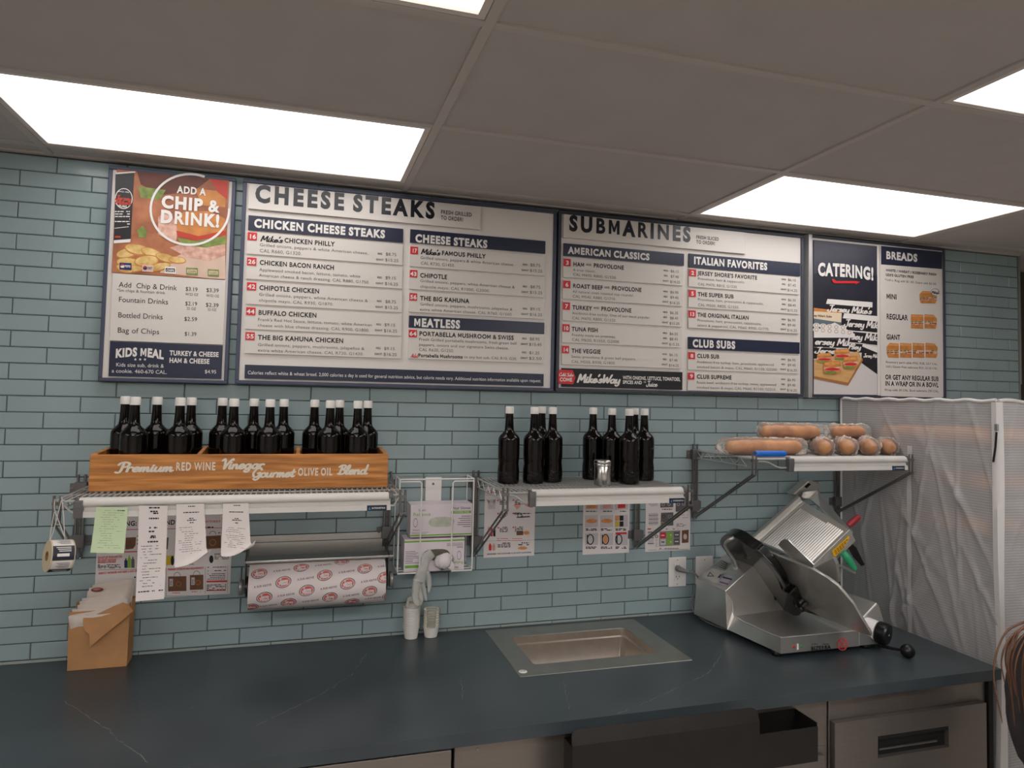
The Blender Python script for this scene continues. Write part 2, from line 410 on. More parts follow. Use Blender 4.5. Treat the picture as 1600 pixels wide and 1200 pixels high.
mb = MB(); mb.box(XR, XR + 0.012, -0.008, 0.14, 1.89, ZC); mb.box(XR, XR + .01, -0.004, .14, 0, 1.89)
struct(mb.build('trim_1', mat('edge_strip', (150, 152, 144), 0.4, 0.5)))
mb = MB(); mb.box(XR + .012, XRE, 0.30, 0.36, 0, ZC); struct(mb.build('wall_back_recess', M_DARKW))
mb = MB(); mb.box(XRE, XRE + .1, YF, 0.36, 0, ZC); struct(mb.build('wall_right', M_WALLP))
mb = MB(); mb.box(XL - .1, XL, YF, 0.14, 0, ZC); struct(mb.build('wall_left', M_WALLP))
mb = MB(); mb.box(XL - .1, XRE + .1, YF - .1, YF, 0, ZC); struct(mb.build('wall_front', M_WALLP))
mb = MB(); mb.box(XL - .1, XRE + .1, YF - .1, 0.36, -0.05, 0); struct(mb.build('floor', M_FLOOR))
# ceiling panels in a tee grid; the cells that hold lights stay open
cells = [(c, r) for c in range(-4, 5) for r in range(-1, 9)]
LIGHTS = [(-1, 0), (1, 0), (-1, 2), (1, 2), (-1, 4), (1, 4), (-1, 6), (1, 6), (-3, 2), (-3, 4)]  # cells behind the viewer and in the far left column are added fill
cm = MB(); gm = MB()
for c, r in cells:
    if (c, r) in LIGHTS: continue
    x0, x1 = GX + c * GDX, GX + (c + 1) * GDX; y1, y0 = GY - r * GDY, GY - (r + 1) * GDY
    x0, x1, y0, y1 = max(x0, XL), min(x1, XRE), max(y0, YF), min(y1, 0.36)
    if x1 - x0 > .02 and y1 - y0 > .02: cm.box(x0 + .004, x1 - .004, y0 + .004, y1 - .004, ZC + .006, ZC + .02)
cm.box(XL - .1, XRE + .1, YF - .1, .36, ZC + .09, ZC + .12)
struct(cm.build('ceiling', M_CEIL, bevel=0.003))
for c in range(-4, 6):
    x = GX + c * GDX
    if XL < x < XRE: gm.box(x - .0115, x + .0115, YF, 0.0, ZC, ZC + .02)
for r in range(-1, 10):
    y = GY - r * GDY
    if YF < y < 0.36: gm.box(XL, XRE, y - .0115, y + .0115, ZC + .0004, ZC + .02)
gm.box(XL, XR, -.019, 0, ZC - .0004, ZC + .02)
struct(gm.build('trim_2', M_GRID, bevel=0.001))

# ceiling lights; the unseen panels are added for fill
LABL = {(-3, 2): 'unseen light panel added for fill at the left end of the room', (-3, 4): 'unseen light panel added for fill at the rear left corner of the room', (-1, 0): 'rectangular white ceiling light panel over the left menu boards', (1, 0): 'rectangular white ceiling light panel over the right menu boards',
        (-1, 2): 'warm white ceiling light panel cut off at the top of the photo', (1, 2): 'white ceiling light panel cut off at the right edge of the photo',
        (-1, 4): 'unseen light panel added for fill behind the viewer on the left', (1, 4): 'unseen light panel added for fill behind the viewer on the right', (3, 2): 'white ceiling light panel at the far right of the room', (-1, 6): 'unseen light panel added for fill at the rear left of the room', (1, 6): 'unseen light panel added for fill at the rear middle of the room', (3, 5): 'white ceiling light panel at the rear right of the room'}
def diffuser(name, k, p):
    m = bpy.data.materials.new(name); m.use_nodes = True; nt = m.node_tree; b = nt.nodes['Principled BSDF']
    b.inputs['Base Color'].default_value = (0.8, 0.8, 0.8, 1); b.inputs['Emission Color'].default_value = k; b.inputs['Emission Strength'].default_value = p
    return m
M_DIF = diffuser('light_diffuser', (1.0, 0.97, 0.955, 1), LAMP_POWER)
M_DIFR = diffuser('fill_light_diffuser', (1.0, 0.985, 0.985, 1), FILL_POWER)
M_DIFW = diffuser('warm_light_diffuser', (1.0, 0.90, 0.76, 1), LAMP_POWER)
for c, r in LIGHTS:
    x0, x1 = GX + c * GDX, GX + (c + 1) * GDX; y1, y0 = GY - r * GDY, GY - (r + 1) * GDY
    t = thing('ceiling_light', LABL[(c, r)], 'ceiling light', ((x0 + x1) / 2, (y0 + y1) / 2, ZC), 'ceiling light panels')
    f = MB(); a, w2 = .013, .016
    f.box(x0 + a, x1 - a, y0 + a, y0 + a + w2, ZC + .002, ZC + .03); f.box(x0 + a, x1 - a, y1 - a - w2, y1 - a, ZC + .002, ZC + .03)
    f.box(x0 + a, x0 + a + w2, y0 + a + w2, y1 - a - w2, ZC + .002, ZC + .03); f.box(x1 - a - w2, x1 - a, y0 + a + w2, y1 - a - w2, ZC + .002, ZC + .03)
    f.build('light_frame', mat('light_frame', (214, 206, 200), .5), t)
    d = MB(); d.box(x0 + a + w2, x1 - a - w2, y0 + a + w2, y1 - a - w2, ZC + .008, ZC + .02); d.build('diffuser', M_DIFW if (c, r) == (-1, 2) else M_DIFR if r >= 4 else M_DIF, t, smooth=False)
# ================================================================== menu boards
M_FRAME = mat('navy_frame', (66, 72, 92), 0.4)
M_FRAMEK = mat('dark_frame', (58, 62, 74), 0.45)
M_ALU = mat('pale_frame_edge', (176, 174, 174), 0.35, 0.4)
M_HEAD = mat('header_navy', (40, 45, 66), 0.3)
M_LET = mat('raised_title_letter', (24, 26, 36), 0.28)
BM = [M_STRIP, M_INK, M_GREYINK, M_RED, M_WHITE, M_HEAD, M_LET]   # 0 strip 1 black 2 grey 3 red 4 white 5 navy 6 title
YB, YS = -0.030, -0.0375      # front of the backing panel, front of the raised strips

def frame(root, x0, x1, z0, z1, wd, m, lip=0.006):
    f = MB(); y0, y1 = YB - lip, -0.003
    f.box(x0, x1, y0, y1, z1 - wd, z1); f.box(x0, x1, y0, y1, z0, z0 + wd)
    f.box(x0, x0 + wd, y0, y1, z0 + wd, z1 - wd); f.box(x1 - wd, x1, y0, y1, z0 + wd, z1 - wd)
    f.build('frame', m, root, bevel=0.002)
    p = MB(); p.box(x0 + wd, x1 - wd, YB, -0.004, z0 + wd, z1 - wd); return p

C2, C2R = (370, 270, 3.4296), (620, 290, 3.635)
C3, C3R = (860, 320, 4.0), (1060, 340, 4.138)
def header(root, c, q, txt, tx, ty, tx2, cap):
    mb = MB(); f = Face(mb, YS, c); slab(mb, f, q, .007, 0); f.t(txt, tx, ty, tx2, cap, 1, 'h', track=.03)
    return mb.build('header_strip', [M_HEAD, M_WHITE], root, smooth=False)
def strip(root, c, x, x2, y, y2, sl, num, texts, prices):
    """raised item strip with its red number badge; sl = photo slope of its edges"""
    mb = MB(); f = Face(mb, YS, c)
    slab(mb, f, [(x, y), (x2, y + sl * (x2 - x)), (x2, y2 + sl * .9 * (x2 - x)), (x, y2)], .007, 0)
    for tt in texts:
        txt, a, b, a2, cap, st = tt[:6]
        mi = 1 if st in ('b', 'x', 'S') else 2
        if st == 'S': f.s(txt, a, b, a2, cap, 1, .17)
        elif st == 'R': f.s(txt, a, b, a2, cap, 3, .15)
        else: f.t(txt, a, b, a2, cap, mi, st, track=.02)
    for nm, a, b, a2, val, p, q, p2 in prices:
        f.t(nm, a, b, a2, 10, 1, 'b'); f.t(val, p, q, p2, 16, 2, 'r')
    s = mb.build('item_strip', BM, root, smooth=False)
    if num:
        b = MB(); g = Face(b, YS - .002, c); nx, ny, nw, nh, tx, tx2 = num[1:]
        slab(b, g, [(nx, ny), (nx + nw, ny + 2), (nx + nw, ny + nh + 2), (nx, ny + nh)], .003, 0)
        g.t(num[0], tx, ny + nh - 9, tx2, nh * .52, 1, 'x'); b.build('number_badge', [M_RED, M_WHITE], s, smooth=False)
    return s

# ---- chip and drink board
r1 = thing('menu_board', 'tall menu board with chip and drink picture, leftmost of the four boards', 'menu board', (.272, -.0, 1.80), 'menu boards on the tiled wall')
frame(r1, .080, .466, 1.799, 2.500, .0115, M_FRAME).build('backing_panel', M_BOARD, r1, smooth=False)
c1 = (160, 240, 3.3333)
PC = dict(bg=mat('print_terracotta', (150, 84, 58), .45, var=.25, vscale=14, c2=(186, 120, 84)), cup=mat('print_black', (38, 34, 38), .4), chip=mat('print_chip_gold', (214, 168, 92), .45, var=.2, vscale=40, c2=(236, 206, 140)),
          bun=mat('print_bun', (196, 128, 66), .45, var=.2, vscale=30), ham=mat('print_ham', (206, 146, 130), .45, var=.2, vscale=50, c2=(228, 190, 172)), green=mat('print_lettuce', (120, 138, 66), .45, var=.3, vscale=60), tom=mat('print_tomato', (184, 60, 44), .45),
          paper=mat('print_table_paper', (214, 186, 168), .5, var=.08, vscale=20), drk=mat('print_brown', (96, 50, 36), .45, var=.2, vscale=20), cream=mat('print_cream', (226, 206, 180), .45), blue=mat('print_blue', (32, 44, 96), .4))
mb = MB(); f = Face(mb, YS, c1)
slab(mb, f, [(70, 80), (655, 141), (642, 655), (53, 620)], .007, 0)
L = .0004
f.p([(180, 92), (560, 132), (470, 200), (300, 215), (200, 160)], 3, L); f.p([(185, 170), (330, 190), (300, 240), (200, 230)], 6, L); f.p([(480, 180), (640, 200), (640, 280), (520, 270)], 4, L)
f.p([(560, 130), (653, 143), (650, 240), (600, 200)], 9, L)
f.p([(300, 620), (330, 560), (420, 520), (640, 530), (640, 654), (560, 650)], 8, L)                 # table paper
for q, mi in (([(290, 330), (340, 300), (400, 380), (380, 470), (290, 420)], 5), ([(350, 490), (420, 470), (520, 480), (640, 470), (640, 530), (560, 560), (440, 540)], 5), ([(380, 330), (430, 300), (560, 300), (640, 340), (640, 430), (500, 440), (390, 400)], 4), ([(385, 400), (500, 430), (645, 400), (645, 425), (500, 455), (390, 430)], 7), ([(390, 440), (480, 455), (640, 430), (645, 470), (540, 490), (420, 478)], 6)): f.p(q, mi, L * 2)
for ci, (a, b, rx, ry, tl) in enumerate(((100, 520, 60, 26, -.2), (180, 500, 70, 28, .2), (260, 520, 66, 24, .35), (120, 570, 70, 28, .1), (230, 560, 70, 30, -.1), (330, 545, 60, 22, .3), (150, 600, 70, 18, 0), (390, 555, 50, 18, .1), (300, 590, 60, 20, -.2), (90, 600, 50, 20, .3))):
    if a - rx < 66: a = 66 + rx
    f.e(a, b, rx * .93, ry * 1.08, 4, L * (1.6 + ci * .14), 18, tl); f.e(a, b - 2, rx * .86, ry * .84, 2, L * (1.66 + ci * .14), 18, tl)
f.p([(180, 400), (210, 375), (235, 410), (225, 440), (190, 435)], 6, L * 2)
f.p([(69, 100), (166, 96), (148, 445), (60, 452)], 1, L * 3.4); f.p([(60, 452), (148, 445), (145, 462), (60, 468)], 10, L * 3.4)
f.p([(69, 100), (172, 93), (172, 100), (70, 108)], 10, L * 4)
f.ring(112, 235, 42, 4, 10, L * 4.4, ry=50); f.t('SINCE 1956', 80, 200, 140, 6, 10, 'b', L * 5)
f.s('Jersey', 66, 240, 150, 24, 7, .2, L * 5); f.s("Mike's", 66, 262, 148, 22, 7, .2, L * 5); f.t('SUBS', 85, 278, 128, 10, 10, 'x', L * 5)
f.lines(66, 300, 144, 6, 13, 5, 10, L * 5, 3); f.p([(64, 388), (138, 380), (138, 383), (64, 391)], 10, L * 5); f.lines(66, 430, 132, 1, 10, 9, 7, L * 5, 5)
f.ring(456, 292, 198, 12, 10, L * 5, ry=178, a0=0.08, a1=5.1); f.ring(456, 292, 198, 12, 10, L * 5, ry=178, a0=6.26, a1=6.37)
for (a, b, w_, mi, txt, tc) in ((90, 568, 62, 11, 'PEPSI', 10), (208, 578, 58, 8, 'DIET', 11), (325, 588, 58, 10, 'CHIPS', 1), (437, 594, 60, 6, 'CHIPS', 10), (549, 602, 58, 6, 'CHIPS', 7)):
    f.p([(a, b), (a + w_, b + 3), (a + w_, b + 40), (a, b + 36)], mi, L * 4)
    if mi in (11, 8): f.e(a + 15, b + 18, 11, 11, 7, L * 5); f.p([(a + 4, b + 18), (a + 26, b + 14), (a + 24, b + 27), (a + 8, b + 27)], 11 if mi == 8 else 10, L * 5.4); f.t(txt, a + 28, b + 24, a + w_ - 5, 11, tc, 'x', L * 5)
    else: f.p([(a + 5, b + 9), (a + w_ - 5, b + 11), (a + w_ - 5, b + 30), (a + 5, b + 28)], 1 if mi == 10 else 8, L * 4.6); f.t(txt, a + 9, b + 25, a + w_ - 9, 11, 10 if mi == 10 else 6, 'x', L * 5)
f.t('ADD A', 390, 205, 540, 36, 10, 'x', L * 6, track=.03); f.t('CHIP &', 308, 280, 612, 60, 10, 'h', L * 6, track=.03); f.t('DRINK!', 302, 358, 617, 62, 10, 'h', L * 6, track=.03)
mb.build('picture_panel', [PC['bg'], PC['cup'], PC['chip'], PC['drk'], PC['bun'], PC['ham'], PC['green'], PC['tom'], PC['paper'], PC['tom'], M_WHITE, PC['blue']], r1, smooth=False)
mb = MB(); f = Face(mb, YS, c1); slab(mb, f, [(53, 624), (642, 658), (628, 993), (38, 975)], .007, 0)
for t_ in (('Add  Chip & Drink', 85, 695, 387, 27, 1), ('*Sm chips & fountain drink', 75, 718, 327, 15, 2), ('Fountain Drinks', 83, 772, 343, 27, 1), ('Bottled Drinks', 80, 853, 315, 27, 1), ('Bag of Chips', 77, 932, 297, 27, 1), ('$3.19', 432, 714, 496, 20, 1), ('$3.39', 540, 720, 606, 20, 1), ('W/22 OZ', 432, 738, 500, 13, 1), ('W/32 OZ', 540, 745, 608, 13, 1),
           ('$2.19', 430, 790, 494, 20, 1), ('$2.39', 537, 797, 606, 20, 1), ('22 OZ', 438, 813, 487, 13, 1), ('32 OZ', 547, 818, 594, 13, 1), ('$2.59', 425, 870, 494, 20, 1), ('$1.39', 427, 948, 490, 20, 1)): f.t(*t_)
mb.build('price_panel', BM, r1, smooth=False)
mb = MB(); f = Face(mb, YS, c1); slab(mb, f, [(38, 980), (626, 997), (620, 1173), (33, 1160)], .007, 5)
f.t('KIDS MEAL', 68, 1062, 320, 42, 4, 'h', arch=.28); f.t('Kids size sub, drink &', 70, 1108, 320, 19, 4); f.t('a cookie. 460-670 CAL.', 48, 1140, 337, 19, 4); f.t('TURKEY & CHEESE', 350, 1050, 606, 24, 4, 'x'); f.t('HAM & CHEESE', 348, 1088, 558, 24, 4, 'x'); f.t('$4.95', 532, 1144, 594, 18, 4)
for sx in (172, 197, 222):
    f.p([(sx + (8 if i % 2 == 0 else 3.4) * math.sin(i * math.pi / 5), 1072 - (8 if i % 2 == 0 else 3.4) * math.cos(i * math.pi / 5)) for i in range(10)], 4, .0006)
mb.build('kids_meal_strip', BM, r1, smooth=False)

# ---- cheese steaks board
r2 = thing('menu_board', 'wide menu board titled CHEESE STEAKS', 'menu board', (1.06, -.0, 1.80), 'menu boards on the tiled wall')
frame(r2, .489, 1.630, 1.801, 2.502, .0125, M_FRAME).build('backing_panel', M_BOARD, r2, smooth=False)
def P(c, x, y): return (c[0] + x / c[2], c[1] + y / c[2])
A = (0, 0, 1.0)
mb = MB(); f = Face(mb, YS - .004, A)
q = [P(C2, 63, 60), (751, 322), P(C2R, 473, 250), P(C2, 63, 190)]; slab(mb, f, q, .010, 0)
f.t('CHEESE STEAKS', *P(C2, 98, 152), P(C2R, 232, 0)[0], 25, 6, 'h', track=.13, lift=.0008)
f.t('FRESH GRILLED', *P(C2R, 250, 160), P(C2R, 427, 0)[0], 6, 1, 'b', track=.03); f.t('TO ORDER!', *P(C2R, 250, 192), P(C2R, 378, 0)[0], 6, 1, 'b', track=.03)
mb.build('title_strip', BM, r2, smooth=False)
header(r2, C2, [(62, 224), (891, 303), (891, 374), (62, 303)], 'CHICKEN CHEESE STEAKS', 93, 290, 797, 42)
def pr(x, y, a, b, xs): return [('REG', xs[0], y, xs[0] + 26, a, xs[1], y + 5, xs[1] + 59), ('GIANT', xs[0] - 8, y + 31, xs[0] + 33, b, xs[1] - 3, y + 36, xs[1] + 70)]
X2 = (754, 797); X2R = (716, 757)
GP = 'Grilled onions, peppers'
strip(r2, C2, 54, 889, 318, 436, .073, ('16', 58, 318, 50, 42, 64, 104), [("Mike's", 127, 366, 243, 30, 'S'), ('CHICKEN PHILLY', 255, 373, 525, 24, 'x'), (GP + ' & white American cheese.', 122, 393, 705, 16, 'r'), ('CAL R660, G1320.', 122, 425, 348, 18, 'r')], pr(0, 438, '$8.75', '$15.25', X2))
strip(r2, C2, 52, 887, 452, 570, .064, ('26', 55, 453, 50, 42, 60, 101), [('CHICKEN BACON RANCH', 122, 492, 523, 24, 'x'), ('Applewood smoked bacon, lettuce, tomato, white', 120, 526, 662, 16, 'r'), ('American cheese & ranch dressing. CAL R880, G1750.', 118, 556, 712, 16, 'r')], pr(0, 565, '$9.15', '$16.25', (752, 795)))
strip(r2, C2, 50, 886, 585, 704, .055, ('42', 54, 586, 50, 42, 59, 100), [('CHIPOTLE CHICKEN', 120, 627, 444, 24, 'x'), (GP + ', white American cheese &', 118, 659, 702, 16, 'r'), ('chipotle mayo. CAL R930, G1870.', 118, 690, 518, 16, 'r')], pr(0, 692, '$8.75', '$15.25', (750, 795)))
strip(r2, C2, 46, 884, 719, 838, .044, ('44', 50, 720, 50, 42, 53, 96), [('BUFFALO CHICKEN', 115, 760, 430, 24, 'x'), ("Frank's Red Hot Sauce, lettuce, tomato, white American", 112, 793, 725, 16, 'r'), ('cheese with blue cheese dressing. CAL R900, G1800.', 112, 824, 712, 16, 'r')], pr(0, 817, '$9.15', '$16.25', (747, 790)))
strip(r2, C2, 43, 882, 851, 968, .034, ('55', 46, 853, 50, 42, 51, 93), [('THE BIG KAHUNA CHICKEN', 113, 893, 573, 24, 'x'), (GP + ', mushrooms, jalapeños &', 112, 928, 684, 16, 'r'), ('extra white American cheese. CAL R720, G1430.', 112, 958, 680, 16, 'r')], pr(0, 944, '$9.15', '$16.25', (745, 788)))
mb = MB(); f = Face(mb, YS, A); slab(mb, f, [P(C2, 42, 1030), P(C2R, 835, 1068), P(C2R, 833, 1135), P(C2, 42, 1106)], .007, 5)
f.t('Calories reflect white & wheat bread. 2,000 calories a day is used for general nutrition advice, but calorie needs vary. Additional nutrition information available upon request.', *P(C2, 58, 1079), P(C2R, 820, 0)[0], 5.4, 4, 'r')
mb.build('footer_strip', BM, r2, smooth=False)
header(r2, C2R, [(77, 250), (845, 313), (843, 384), (76, 325)], 'CHEESE STEAKS', 105, 319, 517, 42)
strip(r2, C2R, 75, 841, 345, 463, .065, ('17', 77, 346, 43, 42, 86, 114), [("Mike's", 137, 388, 243, 30, 'S'), ('FAMOUS PHILLY', 255, 394, 505, 24, 'x'), (GP + ' & white American cheese.', 133, 416, 667, 16, 'r'), ('CAL R730, G1450.', 135, 448, 330, 17, 'r')], pr(0, 453, '$8.75', '$15.25', X2R))
strip(r2, C2R, 72, 839, 475, 592, .056, ('43', 74, 478, 43, 42, 77, 114), [('CHIPOTLE', 132, 521, 287, 24, 'x'), (GP + ', white American cheese &', 132, 548, 670, 16, 'r'), ('chipotle mayo. CAL R1000, G2000.', 132, 580, 528, 16, 'r')], pr(0, 577, '$8.75', '$15.25', (715, 757)))
strip(r2, C2R, 70, 838, 606, 722, .047, ('56', 72, 610, 43, 42, 76, 113), [('THE BIG KAHUNA', 132, 651, 412, 24, 'x'), (GP + ', mushrooms, jalapeños &', 132, 680, 657, 16, 'r'), ('extra white American cheese. CAL R760, G1560.', 130, 710, 657, 16, 'r')], pr(0, 703, '$9.15', '$16.25', (714, 756)))
header(r2, C2R, [(70, 740), (838, 776), (838, 842), (69, 806)], 'MEATLESS', 97, 798, 362, 44)
strip(r2, C2R, 66, 835, 815, 986, .030, ('64', 68, 818, 46, 42, 72, 112), [('PORTABELLA MUSHROOM & SWISS', 127, 852, 665, 24, 'x'), ('Fresh Grilled portabella mushrooms, fresh green bell', 125, 880, 680, 16, 'r'), ('peppers, onions and our signature Swiss cheese.', 125, 910, 637, 16, 'r'), ('CAL R620, G1250.', 125, 939, 325, 17, 'r'), ('Add', 77, 976, 118, 22, 'R'), ('Portabella Mushrooms', 122, 973, 375, 19, 'x'), ('to any hot sub. CAL R10, G20.', 382, 980, 683, 15, 'r')],
      pr(0, 873, '$8.95', '$15.45', (711, 753)) + pr(0, 952, '$1.25', '$2.50', (710, 752)))

# ---- submarines board
r3 = thing('menu_board', 'wide menu board titled SUBMARINES', 'menu board', (2.207, -.0, 1.80), 'menu boards on the tiled wall')
frame(r3, 1.638, 2.772, 1.803, 2.505, .0125, M_FRAMEK).build('backing_panel', M_BOARD, r3, smooth=False)
mb = MB(); f = Face(mb, YS - .004, A)
slab(mb, f, [P(C3, 84, 64), (1166, 362), P(C3R, 434, 232), P(C3, 83, 205)], .010, 0)
f.t('SUBMARINES', *P(C3, 118, 158), P(C3R, 95, 0)[0], 22.5, 6, 'h', track=.13, lift=.0008)
f.t('FRESH SLICED', *P(C3R, 115, 136), P(C3R, 262, 0)[0], 5.2, 1, 'b', track=.03); f.t('TO ORDER!', *P(C3R, 115, 167), P(C3R, 238, 0)[0], 5.2, 1, 'b', track=.03)
mb.build('title_strip', BM, r3, smooth=False)
def p3(x, xv, y, vals):
    return [(n, x + dx, y + i * 32, x + dx + w2, v, xv - (3 if i == 2 else 0), y + 7 + i * 33, xv + 53 + (8 if i == 2 else 0)) for i, (n, dx, w2, v) in enumerate((('MINI', 0, 28, vals[0]), ('REG', 2, 24, vals[1]), ('GIANT', -6, 38, vals[2])))]
header(r3, C3, [(85, 240), (836, 306), (835, 382), (84, 315)], 'AMERICAN CLASSICS', 112, 303, 622, 40)
strip(r3, C3, 80, 829, 335, 457, .063, ('3', 83, 336, 44, 47, 96, 117), [('HAM', 142, 383, 213, 25, 'x'), ('AND', 223, 380, 257, 13, 'b'), ('PROVOLONE', 270, 391, 460, 25, 'x'), ('A true classic.', 140, 413, 285, 15, 'r'), ('CAL M470, R800, G1520.', 140, 444, 415, 17, 'r')], p3(707, 750, 415, ('$6.15', '$7.45', '$14.25')))
strip(r3, C3, 78, 827, 471, 592, .055, ('6', 81, 473, 44, 47, 94, 113), [('ROAST BEEF', 140, 518, 328, 25, 'x'), ('AND', 337, 522, 370, 13, 'b'), ('PROVOLONE', 383, 532, 570, 25, 'x'), ('All natural oven roasted top rounds!', 138, 549, 518, 16, 'r'), ('CAL M540, R880, G1710.', 138, 580, 410, 17, 'r')], p3(705, 748, 546, ('$6.95', '$9.45', '$16.25')))
strip(r3, C3, 76, 825, 606, 727, .046, ('7', 79, 608, 44, 47, 91, 110), [('TURKEY', 137, 653, 260, 25, 'x'), ('AND', 270, 650, 305, 13, 'b'), ('PROVOLONE', 317, 662, 507, 25, 'x'), ('Antibiotic-free turkey. One of our most popular.', 135, 684, 625, 16, 'r'), ('CAL M470, R800, G1520.', 135, 716, 412, 17, 'r')], p3(703, 746, 675, ('$6.35', '$8.45', '$15.25')))
strip(r3, C3, 74, 823, 743, 864, .037, ('10', 76, 745, 44, 47, 81, 113), [('TUNA FISH', 133, 788, 298, 25, 'x'), ('Freshly made on premises.', 133, 820, 410, 16, 'r'), ('CAL M620, R1050, G2000.', 133, 851, 435, 17, 'r')], p3(702, 744, 806, ('$6.35', '$8.45', '$15.25')))
strip(r3, C3, 72, 821, 879, 1001, .028, ('14', 73, 880, 44, 47, 78, 112), [('THE VEGGIE', 132, 924, 315, 25, 'x'), ('Swiss, provolone & green bell peppers.', 130, 956, 535, 16, 'r'), ('CAL M550, R930, G1850.', 130, 988, 408, 17, 'r')], p3(700, 742, 938, ('$6.15', '$7.45', '$14.25')))
mb = MB(); f = Face(mb, YS, C3); slab(mb, f, [(72, 1018), (827, 1048), (823, 1158), (70, 1135)], .007, 7)
f.s("Mike'sWay", 167, 1108, 432, 50, 4, .2); f.t('WITH ONIONS, LETTUCE, TOMATOES,', 452, 1090, 812, 21, 4, 'x'); f.t('SPICES AND', 452, 1118, 572, 20, 4, 'x'); f.t('THE', 582, 1112, 597, 8, 4, 'b'); f.s('Juice', 597, 1134, 665, 32, 4, .15)
s_ = mb.build('slogan_strip', BM + [M_INK], r3, smooth=False)
b = MB(); g = Face(b, YS - .003, C3); b.plate([g.pt(*k) for k in ((50, 1042), (60, 1030), (140, 1034), (157, 1078), (142, 1122), (58, 1118), (48, 1106))], (0, .004, 0), 0)
g.s('Cold Subs', 54, 1070, 142, 20, 1, .16); g.t('COME', 58, 1102, 136, 22, 1, 'x'); b.build('slogan_badge', [M_RED, M_WHITE], s_, smooth=False)
header(r3, C3R, [(70, 236), (789, 292), (787, 368), (69, 330)], 'ITALIAN FAVORITES', 100, 298, 577, 44)
strip(r3, C3R, 68, 781, 333, 450, .066, ('2', 70, 333, 45, 45, 83, 103), [("JERSEY SHORE'S FAVORITE", 125, 371, 510, 25, 'x'), ('Provolone, ham & cappacuolo.', 125, 402, 430, 16, 'r'), ('CAL M470, R810, G1520.', 125, 438, 382, 17, 'r')], p3(667, 707, 403, ('$6.15', '$7.45', '$14.25')))
strip(r3, C3R, 66, 779, 465, 582, .059, ('5', 68, 466, 45, 45, 82, 102), [('THE SUPER SUB', 125, 507, 358, 25, 'x'), ('Provolone, ham, prosciuttini & cappacuolo.', 125, 536, 552, 16, 'r'), ('CAL M500, R820, G1550.', 125, 572, 393, 17, 'r')], p3(667, 707, 533, ('$6.35', '$8.45', '$15.25')))
strip(r3, C3R, 65, 778, 598, 715, .050, ('13', 67, 599, 45, 45, 72, 105), [('THE ORIGINAL ITALIAN', 123, 640, 457, 25, 'x'), ('Provolone, ham, prosciuttini, cappacuolo,', 122, 671, 538, 16, 'r'), ('salami & pepperoni. CAL M560, R930, G1770.', 122, 703, 587, 16, 'r')], p3(665, 705, 662, ('$6.95', '$9.45', '$16.25')))
header(r3, C3R, [(67, 772), (785, 806), (783, 882), (66, 846)], 'CLUB SUBS', 92, 835, 370, 46)
strip(r3, C3R, 63, 777, 868, 985, .034, ('8', 65, 869, 43, 45, 78, 98), [('CLUB SUB', 120, 906, 265, 25, 'x'), ('Antibiotic-free turkey, ham, provolone, applewood', 118, 940, 618, 16, 'r'), ('smoked bacon & mayo. CAL M660, R1150, G2200.', 118, 972, 640, 16, 'r')], p3(664, 705, 921, ('$6.95', '$9.45', '$16.25')))
strip(r3, C3R, 61, 776, 1000, 1118, .026, ('9', 63, 1001, 41, 45, 75, 95), [('CLUB SUPREME', 118, 1040, 345, 25, 'x'), ('Roast beef, antibiotic-free turkey, swiss, applewood', 117, 1073, 633, 16, 'r'), ('smoked bacon & mayo. CAL M660, R1160, G2210.', 117, 1105, 632, 16, 'r')], p3(663, 704, 1050, ('$6.95', '$9.45', '$16.25')))

# ---- catering and breads board
r4 = thing('menu_board', 'menu board with catering photo beside BREADS list, rightmost of the four boards', 'menu board', (3.18, -.0, 1.80), 'menu boards on the tiled wall')
frame(r4, 2.797, 3.560, 1.806, 2.512, .012, M_FRAMEK).build('backing_panel', M_BOARD, r4, smooth=False)
mb = MB(); mb.box(2.793, 2.812, YB - .012, -.003, 1.80, 2.513); mb.build('edge_trim', M_ALU, r4, bevel=.002)
c4 = (1250, 360, 4.446)
mb = MB(); f = Face(mb, YS, c4)
x0_, x1_, z0_, z1_ = slab(mb, f, [(97, 68), (537, 108), (536, 1143), (95, 1138)], .007, 0)
f.p([(97, 700), (536, 700), (536, 1143), (95, 1138)], 8, L)
f.p([(97, 300), (200, 280), (350, 330), (536, 310), (536, 720), (97, 720)], 2, L * .6)
def sbox(tl, w_, h_, top, txt, tx, sl=.12):
    a, b = tl; f.p([(a, b), (min(536, a + w_), b + sl * w_), (min(536, a + w_), b + h_ + sl * w_), (a, b + h_)], 1, L * 2)
    f.p([(a, b), (a + 10, b - top), (min(536, a + w_), b - top + sl * w_ * .9), (min(536, a + w_), b + sl * w_)], 3, L * 2.2)
    f.s(txt, a + 6, b + h_ * .72, min(534, a + tx), h_ * .62, 3, .17, L * 3)
sbox((180, 510), 322, 70, 34, "Jersey Mike's", 312, .08); sbox((296, 610), 240, 76, 36, 'Jersey Mik', 238, .1); sbox((330, 700), 210, 76, 6, 'rsey Mik', 200, .1); sbox((330, 780), 130, 60, 4, 'rsey', 90, .1)
f.p([(430, 800), (536, 850), (536, 1000), (425, 920)], 1, L * 2); f.p([(436, 790), (536, 810), (536, 850), (430, 806)], 3, L * 2); f.s('Jersey Mik', 440, 880, 534, 24, 3, .2, L * 3)
f.p([(95, 538), (290, 560), (285, 640), (95, 620)], 7, L * 2.6); f.p([(95, 538), (290, 560), (290, 575), (95, 562)], 6, L * 2.7); f.t("ey Mike's Subs", 97, 598, 220, 14, 1, 'x', L * 3.4); f.p([(95, 612), (285, 640), (290, 690), (95, 670)], 9, L * 2.8)
sbox((95, 740), 285, 70, 0, '', 10, .03); f.p([(95, 700), (240, 640), (380, 720), (378, 745), (95, 745)], 3, L * 3)
